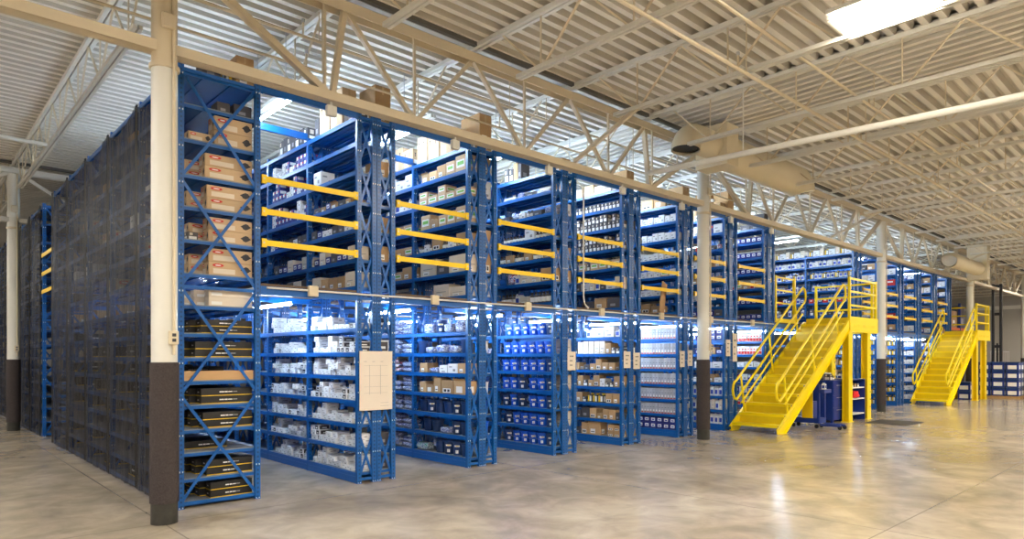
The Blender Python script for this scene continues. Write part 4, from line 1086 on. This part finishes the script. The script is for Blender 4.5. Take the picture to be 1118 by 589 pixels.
# ------------------------------------------------------------------ far end: stacked tubs, mast, pallet rack, carts
tubm = MB().cbox(-.20, .20, -.20, .20, 0, .27, 'navy', .015)
for f in ('x', 'y'):
    if f == 'x': tubm.box(-.206, -.201, -.14, .14, .05, .20, 'paper')
    else: tubm.box(-.14, .14, -.206, -.201, .05, .20, 'paper')
tubm = tubm.mesh('tub'); tl = MB().cbox(-.21, .21, -.21, .21, .27, .325, 'pail_dark', .01).mesh('lid')
pal = [(31.55, 5.75), (31.55, 6.2), (31.55, 6.65), (32.05, 5.75), (32.05, 6.2)]
e = thing('wooden_pallet', 'wooden pallet under the stacked navy tubs', 'pallet', (31.8, 6.2, 0))
for i in range(6): MB().box(-.55, .55, -.70+i*.26, -.52+i*.26, .08, .10, 'pallet').build('deck_board', e)
for x in (-.5, 0, .5): MB().box(x-.04, x+.04, -.7, .78, 0, .08, 'pallet').build('runner', e)
def tub(x, y, z, lab):
    o = obj('navy_tub', tubm, None, (x, y, z)); tag(o, lab, 'tub', 'stacked navy tubs'); obj('lid', tl, o)
for i, (x, y) in enumerate(pal):
    for t in range(4): tub(x, y, .1015+t*.328, 'navy tub with white label on the pallet, %s pile, %s from the bottom' % (ordw(i+1), ordw(t+1)))
for i, (x, y) in enumerate(((31.9, 5.05), (32.4, 5.05))):
    for t in range(3 - i): tub(x, y, .001+t*.328, 'navy tub with white label on the bare floor, %s pile, %s from the bottom' % (ordw(i+1), ordw(t+1)))
for i, (x, y) in enumerate(((30.2, 6.9), (29.75, 6.9))):
    for t in range(2): tub(x, y, .001+t*.328, 'navy tub under the farther platform, %s pile, %s from the bottom' % (ordw(i+1), ordw(t+1)))
e = thing('lift_mast', 'tall black forklift mast standing beyond the tubs', 'forklift', (35.0, 6.95, 0))
for s in (-.14, .14): MB().box(-.07, .07, s-.045, s+.045, .01, 4.75, 'black').build('upright', e)
for z in (.5, 2.0, 3.4, 4.6): MB().box(-.03, .03, -.095, .095, z, z+.12, 'black').build('crossbar', e)
MB().tube([(.03, .0, .02), (.03, 0, 2.2)], .035, 'black', 10).build('cylinder', e)
MB().cbox(.12, 1.4, -.45, .45, .15, .95, 'black', .05).build('body', e)
MB().box(-1.0, -.08, -.3, -.2, .03, .08, 'black').build('fork', e); MB().box(-1.0, -.08, .2, .3, .03, .08, 'black').build('fork', e)
e = thing('pallet_rack', 'orange beamed pallet rack behind the farther staircase', 'rack', (35.2, 9.0, 0))
for x in (0, 2.6, 5.2):
    for y in (0, 1.0): MB().box(x-.05, x+.05, y-.05, y+.05, 0, 4.2, 'navy').build('post', e)
for z in (1.55, 3.0):
    for x in (0, 2.6):
        for y in (0, 1.0): MB().box(x+.05, x+2.55, y-.03, y+.03, z-.12, z, 'orange').build('beam', e)
        MB().box(x+.06, x+2.54, .03, .97, z-.04, z-.001, 'pallet').build('deck', e)
for i, (x, z, dz) in enumerate(((.7, 1.555, .9), (1.9, 1.555, 1.1), (3.3, 1.555, .8), (4.5, 1.555, 1.0), (.8, 3.005, 1.0), (2.0, 3.005, .8), (3.4, 3.005, 1.1), (.8, .005, 1.0), (2.0, .005, 1.1), (4.2, .005, .9))):
    put('brown' if i % 3 else 'dark', 35.2+x, 9.5, z, .9, .85, dz, 'large carton load on the orange beamed rack, %s of the loads' % ordw(i+1))
for i, (x, y) in enumerate(((37.4, 7.3), (39.4, 7.75))):
    e = thing('wire_cart', 'tall chrome wire cart near the end wall, %s one' % ordw(i+1), 'cart', (x, y, 0), 'chrome carts')
    for px in (-.4, .4):
        for py in (-.25, .25): MB().tube([(px, py, .03), (px, py, 1.9)], .018, 'steel', 8).build('post', e)
    for z in (.2, .8, 1.3, 1.85):
        o = MB()
        for j in range(7): o.bar((-.4, -.25+j*.083, z), (.4, -.25+j*.083, z), .008, .008, 'steel')
        for py in (-.25, .25): o.bar((-.4, py, z), (.4, py, z), .015, .025, 'steel')
        o.build('wire_shelf', e)
e = thing('black_bin', 'large black wheeled bin near the end wall', 'bin', (38.4, 6.6, 0))
MB().cbox(-.4, .4, -.35, .35, .12, 1.1, 'plastic_black', .05).build('body', e); MB().cbox(-.42, .42, -.37, .37, 1.1, 1.16, 'plastic_black', .02).build('lid', e)
for x in (-.3, .3):
    c = MB().lathe([(.06, -.03), (.06, .03)], 'plastic_black', 12).build('wheel', e); c.rotation_euler = (PI/2, 0, 0); c.location = (x, -.25, .061)
    c = MB().lathe([(.06, -.03), (.06, .03)], 'plastic_black', 12).build('wheel', e); c.rotation_euler = (PI/2, 0, 0); c.location = (x, .25, .061)

# ------------------------------------------------------------------ camera, world
cd = bpy.data.cameras.new('camera'); cam = bpy.data.objects.new('camera', cd); COL.objects.link(cam)
cam.location = (0, 0, 1.6); cam.rotation_euler = (PI/2, 0, -0.7462)
cd.sensor_width = 36; cd.lens = 728.5/1118*36
cd.shift_y = (390.2-294.5)/1118
cd.clip_end = 200
scene.camera = cam
w = bpy.data.worlds.new('world'); scene.world = w; w.use_nodes = True
w.node_tree.nodes['Background'].inputs[0].default_value = (0.9, 0.92, 1, 1); w.node_tree.nodes['Background'].inputs[1].default_value = 0.2
scene.view_settings.view_transform = 'Standard'
scene.view_settings.look = 'None'
scene.view_settings.exposure = 0.45
scene.cycles.max_bounces = 8; scene.cycles.diffuse_bounces = 5; scene.cycles.glossy_bounces = 3; scene.cycles.transparent_max_bounces = 8
scene.cycles.sample_clamp_indirect = 6
